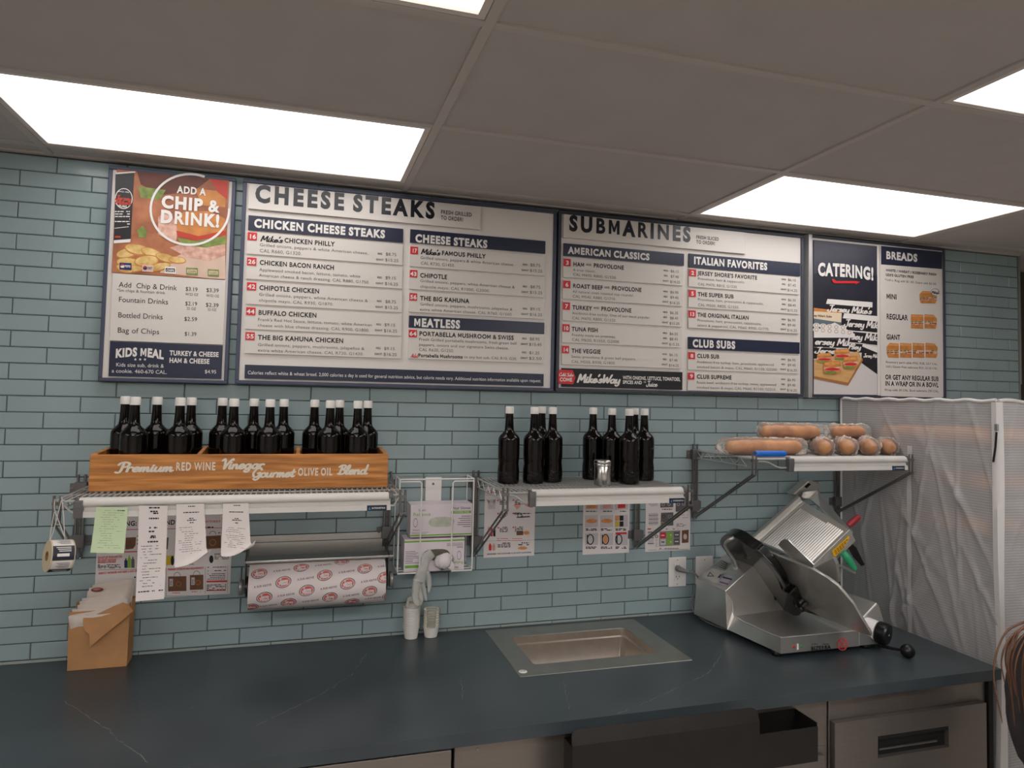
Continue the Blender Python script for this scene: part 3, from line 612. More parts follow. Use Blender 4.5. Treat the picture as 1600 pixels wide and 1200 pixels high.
for q in range(11): f.e(112 + (q % 6) * 46, 690 - (q // 6) * 30 + (q % 6) * 4, 24, 17, 3, L * 3.4); f.ring(112 + (q % 6) * 46, 690 - (q // 6) * 30 + (q % 6) * 4, 10, 3, 5, L * 3.8, n=14)
f.s('ersey Mike', 100, 790, 374, 46, 3, .17, L * 4); f.p([(95, 812), (250, 820), (250, 900), (95, 890)], 1, L * 2); f.s('Jerse', 97, 850, 240, 40, 3, .17, L * 3)
f.p([(95, 900), (400, 840), (432, 900), (330, 1075), (95, 1012)], 4, L * 4); f.p([(330, 1058), (432, 885), (434, 905), (332, 1078), (95, 1030), (95, 1012)], 5, L * 4.4)
def sub(cx, cy, w_, h_, lv=5):
    f.e(cx, cy + h_ * .32, w_ * .5, h_ * .22, 6, L * lv, 16); f.e(cx, cy + h_ * .12, w_ * .52, h_ * .2, 11, L * (lv + .4), 16); f.e(cx, cy + h_ * .2, w_ * .42, h_ * .1, 10, L * (lv + .8), 14)
    f.p([(cx - w_ * .5, cy + h_ * .05), (cx - w_ * .46, cy - h_ * .3), (cx + w_ * .4, cy - h_ * .38), (cx + w_ * .5, cy - h_ * .02), (cx, cy + h_ * .1)], 6, L * (lv + 1.2)); f.p([(cx - w_ * .44, cy - h_ * .1), (cx - w_ * .4, cy - h_ * .26), (cx + w_ * .36, cy - h_ * .33), (cx + w_ * .42, cy - h_ * .14)], 12, L * (lv + 1.6))
    f.e(cx - w_ * .1, cy + h_ * .42, w_ * .4, h_ * .1, 13, L * (lv + 1.4), 14)
sub(290, 855, 110, 90); sub(165, 880, 105, 80, 8); sub(345, 910, 105, 100, 11); sub(218, 945, 125, 100, 14)
f.t('CATERING!', 122, 312, 512, 82, 3, 'h', L * 6, arch=.1); f.p([(218, 340), (230, 338), (250, 352), (380, 352), (415, 358), (380, 378), (388, 368), (240, 368), (225, 360)], 10, L * 6)
mb.build('picture_panel', [mat('print_slate', (58, 58, 72), .4, var=.12, vscale=5), PC['cup'], mat('print_slate_dark', (40, 40, 52), .4, var=.15, vscale=9), M_WHITE, mat('print_board_wood', (206, 160, 104), .45, var=.1, vscale=18, stretch=(1, 1, 6)), mat('print_wood_edge', (160, 108, 64), .5), PC['bun'], PC['cream'], mat('print_table', (206, 200, 198), .5), mat('print_teal', (92, 108, 116), .5), M_RED, PC['ham'], mat('print_crust', (216, 150, 84), .4, var=.2, vscale=50), PC['green']], r4, smooth=False)
mb = MB(); f = Face(mb, YS, c4); slab(mb, f, [(563, 108), (987, 150), (980, 1162), (560, 1150)], .007, 0)
f.p([(563, 108), (987, 150), (986, 269), (563, 236)], 5, L); f.t('BREADS', 597, 196, 817, 50, 4, 'h', .001, track=.02)
f.t('WHITE / WHEAT / ROSEMARY PARM', 595, 284, 947, 17, 1, 'x'); f.t("UDI'S GLUTEN FREE", 595, 316, 790, 17, 1, 'x'); f.t("*Udi's: Reg add $1.50, Giant add $3.00", 588, 350, 945, 15, 2)
f.t('MINI', 600, 474, 672, 34, 1, 'x'); f.t('REGULAR', 600, 615, 748, 36, 1, 'x'); f.t('GIANT', 600, 756, 695, 34, 1, 'x')
f.t('Rosemary parm adds M20, R58, G57 CAL.', 595, 921, 957, 15, 2); f.t("Udi's Gluten Free subtracts R55, G120 CAL.", 595, 952, 957, 15, 2); f.t('OR GET ANY REGULAR SUB', 592, 1034, 963, 31, 1, 'x'); f.t('IN A WRAP OR IN A BOWL', 592, 1078, 962, 31, 1, 'x'); f.t('Wrap adds 30 CAL. Bowl subtracts 290 CAL.', 586, 1114, 965, 15, 2)
def sand(x0, x1, y0, y1, pieces, rl=True, rr=True):
    """side view of a filled roll cut in pieces"""
    wd = (x1 - x0) / pieces; h = y1 - y0
    for i in range(pieces):
        a, b = x0 + i * wd + (3 if i else 0), x0 + (i + 1) * wd - (3 if i < pieces - 1 else 0)
        ca = 22 if (i == 0 and rl) else 2; cb = 22 if (i == pieces - 1 and rr) else 2
        f.p([(a, y0 + h * .5), (a + 1, y0 + h * .25), (a + ca, y0), (b - cb, y0 + h * .04), (b, y0 + h * .3), (b, y0 + h * .54)], 7, L * 2)
        f.p([(a + ca * .7, y0 + h * .16), (a + ca, y0 + h * .05), (b - cb, y0 + h * .08), (b - cb * .6, y0 + h * .2)], 8, L * 2.4)
        f.p([(a, y0 + h * .46), (b, y0 + h * .5), (b - 2, y0 + h * .76), (a + 2, y0 + h * .74)], 9, L * 2.2)
        f.lines(a + 3, y0 + h * .48, b - 3, 1, 8, h * .08, 10, L * 2.6, i + 3, .8); f.lines(a + 3, y0 + h * .6, b - 3, 2, 10, h * .07, 11, L * 2.6, i + 7, .7)
        f.p([(a + 2, y0 + h * .72), (b - 2, y0 + h * .74), (b - cb * .5, y0 + h), (a + ca * .5, y0 + h * .97)], 7, L * 2.8)
sand(828, 950, 422, 508, 1); sand(768, 950, 583, 683, 2, False); sand(600, 955, 782, 886, 4)
f.e(935, 428, 34, 26, 4, L * 4, 20, .4); f.ring(935, 428, 27, 3, 1, L * 4.4, ry=21, n=20); f.s("Mike's", 912, 438, 962, 18, 1, .2, L * 5)
mb.build('breads_panel', BM + [PC['bun'], mat('print_crust', (216, 150, 84), .4), PC['ham'], PC['green'], mat('print_meat_dark', (136, 70, 58), .45)], r4, smooth=False)
# ================================================================== wall shelves
YFR = -0.405        # front of the wire decks
M_RAIL = mat('label_rail_white', (206, 203, 198), 0.35)
M_RAILG = mat('label_rail_groove', (120, 118, 116), 0.5)
M_CLIP = mat('clip_grey', (112, 110, 110), 0.4, 0.6)
M_TAG = mat('maker_tag_navy', (24, 34, 58), 0.4)
def wires_pair(mb, pts, gap, r, mi=0):
    for s in (-gap, gap): mb.tube([V(p) + V((s, 0, 0)) for p in pts], r, 6, mi)
def wall_shelf(label, z, xa, xb, rail, posts, tagx, post_top):
    """xa, xb: deck ends. rail: (x0, x1). posts: [(x at wall, x at front, z bottom)]"""
    t = thing('wire_wall_shelf', label, 'shelf', ((xa + xb) / 2, -0.2, z), 'wire shelves on the tiled wall')
    d = MB(); r = .0021
    for y in (-.03, -.16, -.28): d.tube([(xa, y, z - .0055), (xb, y, z - .0055)], .0028, 6)
    n = int((xb - xa) / .0155)
    for i in range(n + 1):
        x = xa + (xb - xa) * i / n
        d.tube([(x, -.022, z - .0021), (x, YFR + .004, z - .0021), (x, YFR, z - .006)], r, 5)
    d.tube([(xa, YFR, z - .004), (xb, YFR, z - .004)], .0032, 6); d.tube([(xa, -.02, z - .004), (xb, -.02, z - .004)], .0032, 6)
    d.tube([(xa, -.02, z - .03), (xb, -.02, z - .03)], .003, 6)
    for x in (xa, xb):                                   # end trusses
        d.tube([(x, -.02, z - .004), (x, YFR, z - .004)], .0034, 6); d.tube([(x, -.02, z - .034), (x, YFR + .05, z - .034)], .0026, 6)
        k = 9; zz = [(x, -.02 + (YFR + .05 + .02) * i / k, z - .005 - (.028 if i % 2 else 0)) for i in range(k + 1)]; d.tube(zz, .002, 5)
    d.build('wire_deck', M_WIRE, t)
    e = MB()                                             # front truss wire that dips under the rail ends
    for s, x in ((1, xa), (-1, xb)):
        rx = rail[0] if s == 1 else rail[1]
        if abs(rx - x) > .03: e.tube(catmull([(x, YFR, z - .012), (x + (rx - x) * .35, YFR, z - .014), (x + (rx - x) * .7, YFR - .002, z - .034), (rx, YFR - .004, z - .034)], 5), .003, 6)
    if e.v: e.build('truss_wire', M_WIRE, t)
    x0, x1 = rail; p = MB(); yf = YFR - .010
    prof = [(yf + .010, z + .006), (yf + .002, z + .005), (yf - .006, z - .001), (yf - .009, z - .009), (yf - .006, z - .015), (yf + .001, z - .0185), (yf + .004, z - .020), (yf + .004, z - .027), (yf - .004, z - .031), (yf - .006, z - .046), (yf - .001, z - .047), (yf + .010, z - .026), (yf + .012, z - .004)]
    p.sweep_x(prof, x0, x1)
    rl = p.build('label_rail', M_RAIL, t, angle=50)
    c = MB()
    for x in (x0, x1):
        c.sweep_x([(yf + .013, z + .004), (yf - .011, z - .001), (yf - .012, z - .018), (yf - .009, z - .048), (yf + .010, z - .048)], x - .011, x + .011) if x == x0 else c.sweep_x([(yf + .013, z + .008), (yf - .010, z + .006), (yf - .012, z - .01), (yf + .01, z - .02)], x - .006, x + .006)
    c.build('rail_end_clip', M_CLIP, rl, bevel=.002)
    g = MB(); g.box(tagx, tagx + .058, yf - .0068, yf - .004, z - .0475, z - .031, 0); f = Face(g, yf - .0068)
    g.poly([(tagx + .004, yf - .0072, z - .044), (tagx + .011, yf - .0072, z - .044), (tagx + .0075, yf - .0072, z - .035)], 1)
    vs, fs, wd = text2d('INTERMETRO', 'b'); g.add([(tagx + .014 + a * .04 / wd, yf - .0072, z - .0415 + b * .0045) for a, b in vs], fs, 2)
    g.build('maker_tag', [M_TAG, mat('tag_blue', (60, 130, 200), .4), M_WHITE], rl, smooth=False)
    for xw, xf, zb in posts:
        b = MB(); yb = -.014
        wires_pair(b, [(xf, YFR - .006, z + .013), (xf, YFR - .006, z - .058), (xw, yb, zb - .012), (xw, yb, zb - .02)], .0075, .0036)
        b.box(xf - .010, xf + .010, YFR - .011, YFR - .001, z - .061, z - .055); b.box(xf - .011, xf + .011, YFR - .012, YFR - .001, z - .013, z - .004)
        b.build('bracket', M_DKWIRE, t)
        q = MB(); wires_pair(q, [(xw, yb, zb - .015), (xw, yb, post_top)], .010, .0042); wires_pair(q, [(xw, yb - .006, zb), (xw, yb - .006, z - .01)], .003, .002)
        q.build('wall_post', M_DKWIRE, t)
        for zc in (zb + .035, z - .02):
            k = MB(); k.box(xw - .034, xw + .034, -.007, -.0032, zc - .016, zc + .016); k.box(xw - .017, xw + .017, -.025, -.007, zc - .021, zc + .021)
            for s in (-1, 1): k.lathe([(.0045, 0), (.0045, .002), (.002, .003)], (xw + s * .026, -.007, zc), (0, -1, 0), 10)
            k.build('wall_clip', M_CLIP, t, bevel=.0015)
    return t
wall_shelf('long wire shelf on the left holding the wooden crate', 1.475, .085, 1.012, (.145, .975), [(.044, .092, 1.255), (1.014, 1.012, 1.25)], .905, 1.50)
wall_shelf('middle wire shelf holding nine loose bottles and the shaker', 1.475, 1.342, 1.995, (1.425, 1.975), [(1.338, 1.338, 1.205), (2.0005, 2.0005, 1.205)], 1.915, 1.50)
wall_shelf('right wire shelf holding the bagged bread', 1.577, 2.264, 2.955, (2.405, 2.935), [(2.26, 2.258, 1.315), (2.965, 2.958, 1.315)], 2.86, 1.60)

# ---- crate
M_WOOD = mat('oiled_pine', (186, 116, 54), 0.5, var=.38, vscale=7, stretch=(.8, 6, 14), c2=(218, 148, 80), bump=.1, bscale=60)
cx0, cx1, cyf, cyb, cz0, cz1 = .125, .983, -.258, -.052, 1.4765, 1.583
cr = thing('wooden_crate', 'long wooden crate with three compartments full of dark bottles on the left shelf', 'crate', ((cx0 + cx1) / 2, (cyf + cyb) / 2, cz0))
b = MB(); b.box(cx0, cx1, cyf, cyf + .014, cz0, cz1); fr = b.build('front_panel', M_WOOD, cr, bevel=.002)
M_LETW = mat('cream_lettering', (224, 214, 198), .55)
b = MB(); f = Face(b, cyf - .0004, (0, 560, 4.0)); f.s('Premium', 724, 708, 1076, 58, 0, .19); f.t('RED WINE', 1098, 700, 1350, 48, 0, 'x', track=.06); f.s('Vinegar', 1376, 690, 1644, 60, 0, .19)
f.c = (360, 590, 4.0); f.s('Gourmet', 132, 622, 396, 56, 0, .19); f.t('OLIVE OIL', 421, 612, 640, 44, 0, 'x', track=.06); f.s('Blend', 664, 604, 850, 56, 0, .19)
b.build('lettering', M_LETW, fr, smooth=False)
b = MB(); b.box(cx0 + .014, cx1 - .014, cyb - .012, cyb, cz0, cz1 - .002); b.build('back_panel', M_WOOD, cr, bevel=.002)
for x in (cx0, cx1 - .014):
    b = MB(); b.plate([(x, cyf + .0145, cz0), (x, cyb, cz0), (x, cyb, cz1 + .008), (x, cyf + .03, cz1 + .002), (x, cyf + .0145, cz1)], (.014, 0, 0)); b.build('side_panel', M_WOOD, cr, bevel=.0015)
dv1, dv2 = x_at(319, cz1, -.12), x_at(466, cz1, -.12)
for x in (dv1, dv2):
    b = MB(); b.plate([(x - .006, cyf + .0145, cz0 + .01), (x - .006, cyb - .0125, cz0 + .01), (x - .006, cyb - .0125, cz1 + .012), (x - .006, cyf + .0145, cz1)], (.012, 0, 0)); b.build('divider', M_WOOD, cr, bevel=.0015)
b = MB(); b.box(cx0 + .0145, cx1 - .0145, cyf + .0145, cyb - .0125, cz0, cz0 + .008); b.build('bottom_panel', M_WOOD, cr)

# ---- bottles
M_GLASS = mat('dark_bottle_glass', (9, 5, 4), 0.07, spec=.38)
M_GLASSR = mat('embossed_bottle_glass', (9, 5, 4), 0.10, spec=.45, bump=1.0, bscale=130)
M_CAP = mat('white_cap', (232, 228, 224), 0.45)
def proto_bottle():
    o = thing('bottle', 'x', 'bottle')
    g = MB(); g.lathe([(.030, 0), (.0355, .0015), (.0378, .006), (.0378, .045), (.0368, .058), (.0352, .068), (.0360, .078), (.0372, .088), (.0376, .1), (.0376, .150), (.0368, .157), (.033, .165), (.0245, .174), (.0178, .181), (.0160, .190), (.0140, .222), (.0132, .243), (.0132, .262)], n=28)
    gl = g.build('glass_body', M_GLASS, o, angle=50)
    e = MB(); e.lathe([(.0379, .012), (.03795, .014), (.03795, .043), (.0379, .045)], n=28, caps=False); e.build('embossed_band', M_GLASSR, gl)
    c = MB(); c.lathe([(.0148, .243), (.0152, .245), (.0152, .263), (.0140, .2675), (.0005, .268)], n=24); c.build('screw_cap', M_CAP, o, angle=40)
    return o
PB = proto_bottle(); used = [False]
def bottle(x, y, z, label, group):
    o = PB if not used[0] else copy_tree(PB); used[0] = True
    o.location = (x, y, z); o.rotation_euler = (0, 0, (x * 37) % 6); o['label'] = label; o['group'] = group
    return o
FR, BK = -.202, -.107
ORD = ['first', 'second', 'third', 'fourth', 'fifth']
for sec, row in (('left', ((192, BK), (211.5, FR), (246, BK), (282, FR), (299.5, BK))), ('middle', ((348, BK), (366, FR), (397.5, BK), (422.5, FR), (444, BK))), ('right', ((492, BK), (516.5, FR), (531, BK), (559.5, FR), (575, BK)))):
    for i, (u, y) in enumerate(row):
        bottle(x_at(u, 1.74, y) + (.008 if (sec, i) == ('left', 0) else 0), y, cz0 + .0085, '%s bottle from the left in the %s compartment of the wooden crate' % (ORD[i], sec), 'dark bottles in the crate')
for lab, u, y in (('lone dark bottle at the left end of the middle shelf', 796.5, -.205), ('front dark bottle, second from the left on the middle shelf', 835.5, -.212), ('dark bottle half hidden behind the second bottle on the middle shelf', 847, -.10), ('dark bottle at the right of the left cluster on the middle shelf', 864, -.18),
                  ('back left dark bottle of the right cluster, behind the metal shaker', 927, -.12), ('dark bottle right behind the metal shaker on the middle shelf', 956.5, -.19), ('front dark bottle just right of the metal shaker', 983.5, -.262), ('dark bottle hidden behind the front bottle of the right cluster', 992, -.10), ('dark bottle at the right end of the middle shelf', 1007, -.175)):
    bottle(x_at(u, 1.74, y), y, 1.4755, lab, 'dark bottles on the middle shelf')

# ---- shaker
sx = x_at(942, 1.52, -.285)
t = thing('metal_shaker', 'small stainless steel shaker can in front of the bottles on the middle shelf', 'shaker', (sx, -.285, 1.4755))
M_SHAK = mat('polished_steel', (190, 188, 184), .2, 1.0)
b = MB(); b.lathe([(.026, 0), (.0295, .001), (.0302, .004), (.0302, .066), (.0290, .068)], (sx, -.285, 1.4755), n=32); b.build('can', M_SHAK, t, angle=50)
b = MB(); b.lathe([(.0315, .0665), (.032, .068), (.032, .072), (.0308, .074), (.032, .076), (.032, .083), (.030, .087), (.022, .0895), (.0004, .0900)], (sx, -.285, 1.4755), n=32); b.build('lid', M_SHAK, t, angle=50)

# ---- bread in plastic bags, and the blue grip
M_BREAD = mat('bread_crust', (204, 126, 60), .55, var=.3, vscale=15, c2=(228, 160, 92), bump=.35, bscale=40)
M_BAG = film('clear_bag', (246, 244, 240), .085, .08, 0, .8, 30)
zt = 1.5775
def loaf(path, rx, label, bag_over=.012, ends=(.04, .05), seed=0, bag=True, blabel=None):
    """long roll along path (pts), radius rx, in a loose crumpled clear bag"""
    P = catmull(path, 7); k = len(P); rs = [rx * (.58, .84, .95, .99, 1.0)[min(4, i, k - 1 - i)] * (1 + .05 * math.sin(i * 1.7 + seed)) for i in range(k)]
    P[0] = P[0].lerp(P[1], .35); P[-1] = P[-1].lerp(P[-2], .35)
    t = MB(); t.tube(P, rs, 14); o = t.build('bread_loaf', M_BREAD, None, angle=80); tag(o, label, 'bread', 'loaves on the right shelf')
    if not bag: return
    rnd = random.Random(seed); d0 = (P[0] - P[1]).normalized(); d1 = (P[-1] - P[-2]).normalized()
    Q = [P[0] + d0 * ends[0], P[0] + d0 * ends[0] * .5] + P + [P[-1] + d1 * ends[1] * .5, P[-1] + d1 * ends[1]]; n = 22; rows = []
    for i, p in enumerate(Q):
        a = Q[max(0, i - 1)]; c = Q[min(len(Q) - 1, i + 1)]; T = (c - a).normalized(); N = (V((0, 0, 1)) - T * T.z).normalized(); B = T.cross(N); row = []
        base = rx + .0035 if 2 <= i < len(Q) - 2 else rx * (.92 if i in (1, len(Q) - 2) else .16)
        for j in range(n):
            th = 2 * math.pi * j / n; r = base * (1 if 2 <= i < len(Q) - 2 else 1 + .16 * math.sin(j * 2.9 + seed)) + max(0, rnd.gauss(.0015, .0028)) + bag_over * max(0, math.cos(th)) * .3
            q = p + (N * math.cos(th) + B * math.sin(th)) * r
            q.z = max(q.z, zt + .001); row.append(q)
        rows.append(row)
    m = MB(); m.grid(rows, closed=True); o = m.build('bread_bag', M_BAG, None, angle=180); tag(o, blabel, 'bag', 'clear bread bags on the right shelf')
def bp(u, v, y): return WY(u, v, y)
def lf(pts, y, rx, lab, blab, seed, ends=(.04, .05)):
    path = [bp(u, v, yy) for u, v, yy in pts]
    path = [V((p.x, p.y, zt + rx + .0025 + y)) for p in path]
    loaf(path, rx, lab, seed=seed, ends=ends, blabel=blab)
lf([(1134, 690, -.265), (1180, 691, -.27), (1215, 692, -.275), (1252, 697, -.28)], 0, .0265, 'long bread loaf lying lowest at the left end of the right shelf', 'crinkled clear bag around the lower left loaf', 1, (.045, .03))
lf([(1158, 683, -.135), (1195, 684, -.135), (1228, 687, -.135), (1252, 690, -.135)], 0, .0235, 'bread loaf at the back behind the lower left loaf', 'clear bag around the loaf at the back left', 2)
lf([(1190, 670, -.205), (1215, 669, -.205), (1245, 673, -.205), (1280, 679, -.205)], .054, .0265, 'bread loaf stacked on top at the left of the right shelf', 'clear bag with a twisted right end around the top loaf', 3, (.02, .05))
lf([(1290, 698, -.345), (1283, 694, -.27), (1276, 690, -.17)], 0, .0285, 'bread loaf pointing forward near the middle of the right shelf', 'clear bag around the forward-pointing loaf near the shelf middle', 4, (.035, .02))
lf([(1326, 698, -.35), (1318, 694, -.26), (1309, 690, -.14)], 0, .0300, 'bread loaf pointing forward, third from the right on the right shelf', 'shiny clear bag around the third loaf from the right', 5, (.045, .03))
lf([(1361, 698, -.345), (1352, 694, -.25), (1342, 690, -.14)], 0, .0300, 'bread loaf pointing forward, second from the right on the right shelf', 'bunched film around the second loaf from the right', 6, (.05, .03))
lf([(1391, 697, -.335), (1383, 693, -.26), (1377, 690, -.19)], 0, .0290, 'bread loaf pointing forward, rightmost on the right shelf', 'clear bag around the rightmost forward-pointing loaf', 7, (.03, .02))
lf([(1300, 684, -.2), (1322, 682, -.2), (1350, 684, -.2)], .060, .0235, 'bread loaf lying across the top of the right-hand loaves', 'clear bag over the loaf lying across the top', 9, (.04, .04))
m = MB(); P = catmull([bp(1180, 706, -.375), bp(1190, 705.5, -.375), bp(1215, 706, -.375), bp(1227, 707, -.375)], 5); P = [V((p.x, p.y, zt + .0125)) for p in P]
k = len(P); m.tube(P, [.0095 if i in (0, k - 1) else .0115 for i in range(k)], 12); o = m.build('blue_scraper_handle', mat('blue_plastic', (24, 104, 196), .35), None); tag(o, 'bright blue rounded plastic handle lying at the front left of the right shelf', 'handle')
# ================================================================== posters on the tiles
YP = -0.0048
PM = [M_PAPER, M_INK, M_RED, mat('print_grey', (140, 136, 136), .6), mat('print_kraft', (112, 76, 50), .6, var=.15, vscale=40), mat('print_lime', (128, 176, 56), .5), mat('print_pink', (214, 150, 142), .6), mat('print_yellow', (206, 178, 40), .5), mat('print_orange', (212, 140, 80), .6, var=.15, vscale=60), mat('print_mid', (92, 88, 88), .6), PC['blue'], mat('print_pale', (196, 188, 190), .6)]
# big catering set-up poster, half hidden behind the hanging slips
mb = MB(); f = Face(mb, YP, (130, 780, 6.667))
x0, x1, z0, z1 = slab(mb, f, [(142, 190), (1560, 130), (1530, 988), (128, 1060)], .0012, 0)
def R(a, b, c, d, mi, l=.0003): f.p([(a, b), (c, b - (c - a) * .02), (c, d - (c - a) * .02), (a, d)], mi, l)
f.t('CATERING: SET UP AND', 200, 285, 960, 48, 1, 'x'); f.t('HOW TO PACK IT', 1255, 245, 1430, 20, 2, 'x'); f.lines(1255, 285, 1430, 1, 9, 14, 1, seed=4); R(150, 320, 1500, 326, 2)
f.p([(445, 400), (550, 395), (545, 480), (520, 515), (440, 525)], 4); f.p([(1262, 385), (1435, 375), (1435, 510), (1262, 520)], 4); f.ring(1350, 365, 30, 5, 1, n=16, a0=math.pi, a1=2 * math.pi); f.ring(1350, 450, 30, 4, 8, n=20); f.lines(1380, 345, 1435, 1, 9, 10, 1, seed=8)
f.p([(865, 400), (890, 398), (880, 520), (865, 522)], 9); f.lines(560, 380, 575, 3, 40, 10, 1, seed=3); R(335, 545, 560, 556, 2)
f.t('DO NOT LET FOOD AND YOU', 152, 622, 405, 22, 2, 'x', rot=.02); f.t('OR CARRY AROUND', 152, 647, 345, 20, 2, 'x'); f.t('BROKEN UTENSILS', 152, 668, 342, 18, 2, 'x'); f.lines(152, 680, 402, 4, 11, 7, 1, seed=5)
for a, mi, h in ((445, 10, 100), (480, 5, 130), (518, 9, 115)): f.p([(a - 17, 715), (a - 17, 715 - h * .75), (a - 6, 715 - h * .85), (a - 6, 715 - h), (a + 6, 715 - h), (a + 6, 715 - h * .85), (a + 17, 715 - h * .75), (a + 17, 715)], mi)
R(150, 735, 560, 740, 3); f.t('GREATLY INCREASES AND KEEPS A BOX OF', 160, 782, 560, 20, 2, 'x', rot=.02); f.e(540, 812, 10, 8, 1)
f.p([(865, 590), (945, 585), (945, 680), (865, 690)], 7); f.e(930, 640, 18, 50, 1); f.e(1335, 625, 22, 40, 1); f.lines(960, 620, 1160, 4, 18, 6, 1, seed=6); f.t('SEVEN', 1368, 580, 1432, 14, 1, 'x'); f.lines(1368, 590, 1520, 3, 14, 7, 1, seed=9)
f.t('PREMIUM CATERING BAG REQUIREMENTS', 882, 742, 1255, 20, 2, 'x'); R(862, 715, 866, 1010, 3); R(862, 1008, 1275, 1013, 3); R(1270, 700, 1274, 985, 3)
for a, b, c, d in ((885, 805, 1075, 960), (1112, 790, 1252, 945)):
    f.p([(a, b), (c, b - 4), (c, d - 5), (a, d)], 4); f.ring((a + c) / 2, b, 32, 5, 9, n=16, a0=math.pi, a1=2 * math.pi, ry=42); f.p([(a + 14, b + 25), (a + 50, b + 24), (a + 50, b + 100), (a + 14, b + 104)], 11, .0006); f.lines(a + 20, b + 35, a + 46, 5, 12, 5, 1, .0009, seed=2); f.ring((a + c) / 2 + 14, (b + d) / 2, 22, 3, 8, n=18)
f.lines(930, 972, 1015, 1, 9, 7, 2, seed=11); f.lines(1130, 960, 1225, 1, 9, 7, 2, seed=12)
f.lines(1295, 705, 1490, 2, 36, 8, 1, seed=13, slope=-.02); f.lines(1295, 775, 1480, 4, 18, 7, 1, seed=14, slope=-.02); R(1285, 848, 1500, 866, 2); f.lines(1285, 890, 1490, 4, 17, 8, 1, seed=15, slope=-.02); R(1285, 945, 1485, 955, 2); R(1530 - 28, 690, 1505, 975, 3)
o = mb.build('wall_poster', PM, None, smooth=False); tag(o, 'large poster with brown bag pictures behind the hanging receipts', 'poster', 'posters on the tiled wall')
# gluten free poster
mb = MB(); f = Face(mb, YP, (600, 720, 4.0)); slab(mb, f, [(628, 168), (946, 150), (940, 592), (625, 607)], .0012, 0)
f.e(660, 196, 19, 12, 2); f.ring(660, 196, 13, 1.5, 0, .0005, ry=7, n=18); f.t('GLUTEN FREE BREAD', 684, 205, 935, 22, 1, 'x'); R(640, 214, 925, 215.5, 3)
f.p([(645, 245), (690, 240), (698, 270), (694, 300), (650, 302)], 11); f.p([(640, 240), (662, 250), (655, 268)], 3); f.p([(700, 238), (680, 250), (690, 268)], 3); f.ring(671, 270, 14, 2, 3, n=14)
for a, b in ((713, 247), (808, 246), (713, 330), (808, 329), (714, 418), (808, 416)): f.e(a, b, 5, 5, 2); f.lines(a + 9, b - 5, a + 60, 4, 9, 5, 1, seed=int(a + b))
f.p([(808, 275), (850, 262), (853, 285), (830, 305)], 6); f.p([(868, 268), (930, 270), (926, 296), (890, 285)], 6); f.lines(812, 326, 918, 1, 8, 6, 1, seed=21); f.p([(830, 350), (910, 345), (912, 352), (850, 356), (828, 356)], 1)
for a, c_ in ((655, 6), (672, 2), (689, 1)): f.p([(a - 7, 470), (a - 7, 425), (a, 408), (a + 7, 425), (a + 7, 474)], c_)
f.p([(828, 442), (870, 438), (870, 464), (828, 466)], 4); f.e(890, 450, 18, 12, 8); f.lines(706, 484, 865, 2, 12, 3, 2, seed=22); R(632, 500, 940, 501.5, 3)
for a, c_ in ((663, 2), (686, 6)): f.p([(a - 9, 560), (a - 9, 530), (a, 512), (a + 9, 530), (a + 9, 560)], c_)
f.lines(710, 512, 790, 3, 11, 6, 1, seed=23); f.lines(818, 510, 905, 2, 11, 6, 1, seed=24); f.e(865, 545, 30, 10, 8)
f.t('REMEMBER: THE CUSTOMER IS ALWAYS WATCHING', 643, 588, 920, 8, 1, 'x')
o = mb.build('wall_poster', PM, None, smooth=False); tag(o, 'white gluten free instruction poster under the left end of the middle shelf', 'poster', 'posters on the tiled wall')
# picture grid poster
mb = MB(); f = Face(mb, YP, (900, 740, 5.0)); slab(mb, f, [(58, 120), (420, 105), (416, 618), (52, 634)], .0012, 0)
for r_, yy in enumerate((185, 322, 464)):
    for k, xx in enumerate((70, 188, 302)):
        f.p([(xx, yy + 4), (xx + 102, yy), (xx + 102, yy + 94), (xx, yy + 98)], 11)
        f.lines(xx + 6, yy + 106, xx + 92, 2 if r_ else 1, 10, 7, 1, seed=r_ * 9 + k)
        if r_ == 0: f.p([(xx + 26, yy + 8), (xx + 82, yy + 6), (xx + 84, yy + 82), (xx + 24, yy + 86)], (11, 6, 2)[k], .0006) if k else f.p([(xx + 10, yy + 8), (xx + 92, yy + 6), (xx + 92, yy + 84), (xx + 10, yy + 88)], 8, .0006)
        if r_ == 1 and k < 2: f.e(xx + 52, yy + 48, 44, 17, 8, .0006)
        if r_ == 1 and k == 2: [f.p([(xx + 4 + q % 2 * 34, yy + 6 + q // 2 * 46), (xx + 34 + q % 2 * 34, yy + 5 + q // 2 * 46), (xx + 34 + q % 2 * 34, yy + 44 + q // 2 * 46), (xx + 4 + q % 2 * 34, yy + 46 + q // 2 * 46)], (8, 1, 7, 1)[q], .0006) for q in range(4)]
        if r_ == 2:
            f.ring(xx + 42 - (10 if k == 2 else 0), yy + 50, 20, 8, 1, .0006, ry=34, n=24); f.p([(xx + 14, yy + 14), (xx + 22, yy + 14), (xx + 22, yy + 86), (xx + 14, yy + 86)], 1, .0006)
            if k < 2: f.e(xx + 42, yy + 50, 16, 30, (11, 2)[k] if k == 0 else 8, .0005)
f.p([(308, 460), (396, 457), (396, 472), (308, 475)], 2, .0007)
o = mb.build('wall_poster', PM, None, smooth=False); tag(o, 'poster with a three by three grid of food pictures below the middle shelf', 'poster', 'posters on the tiled wall')
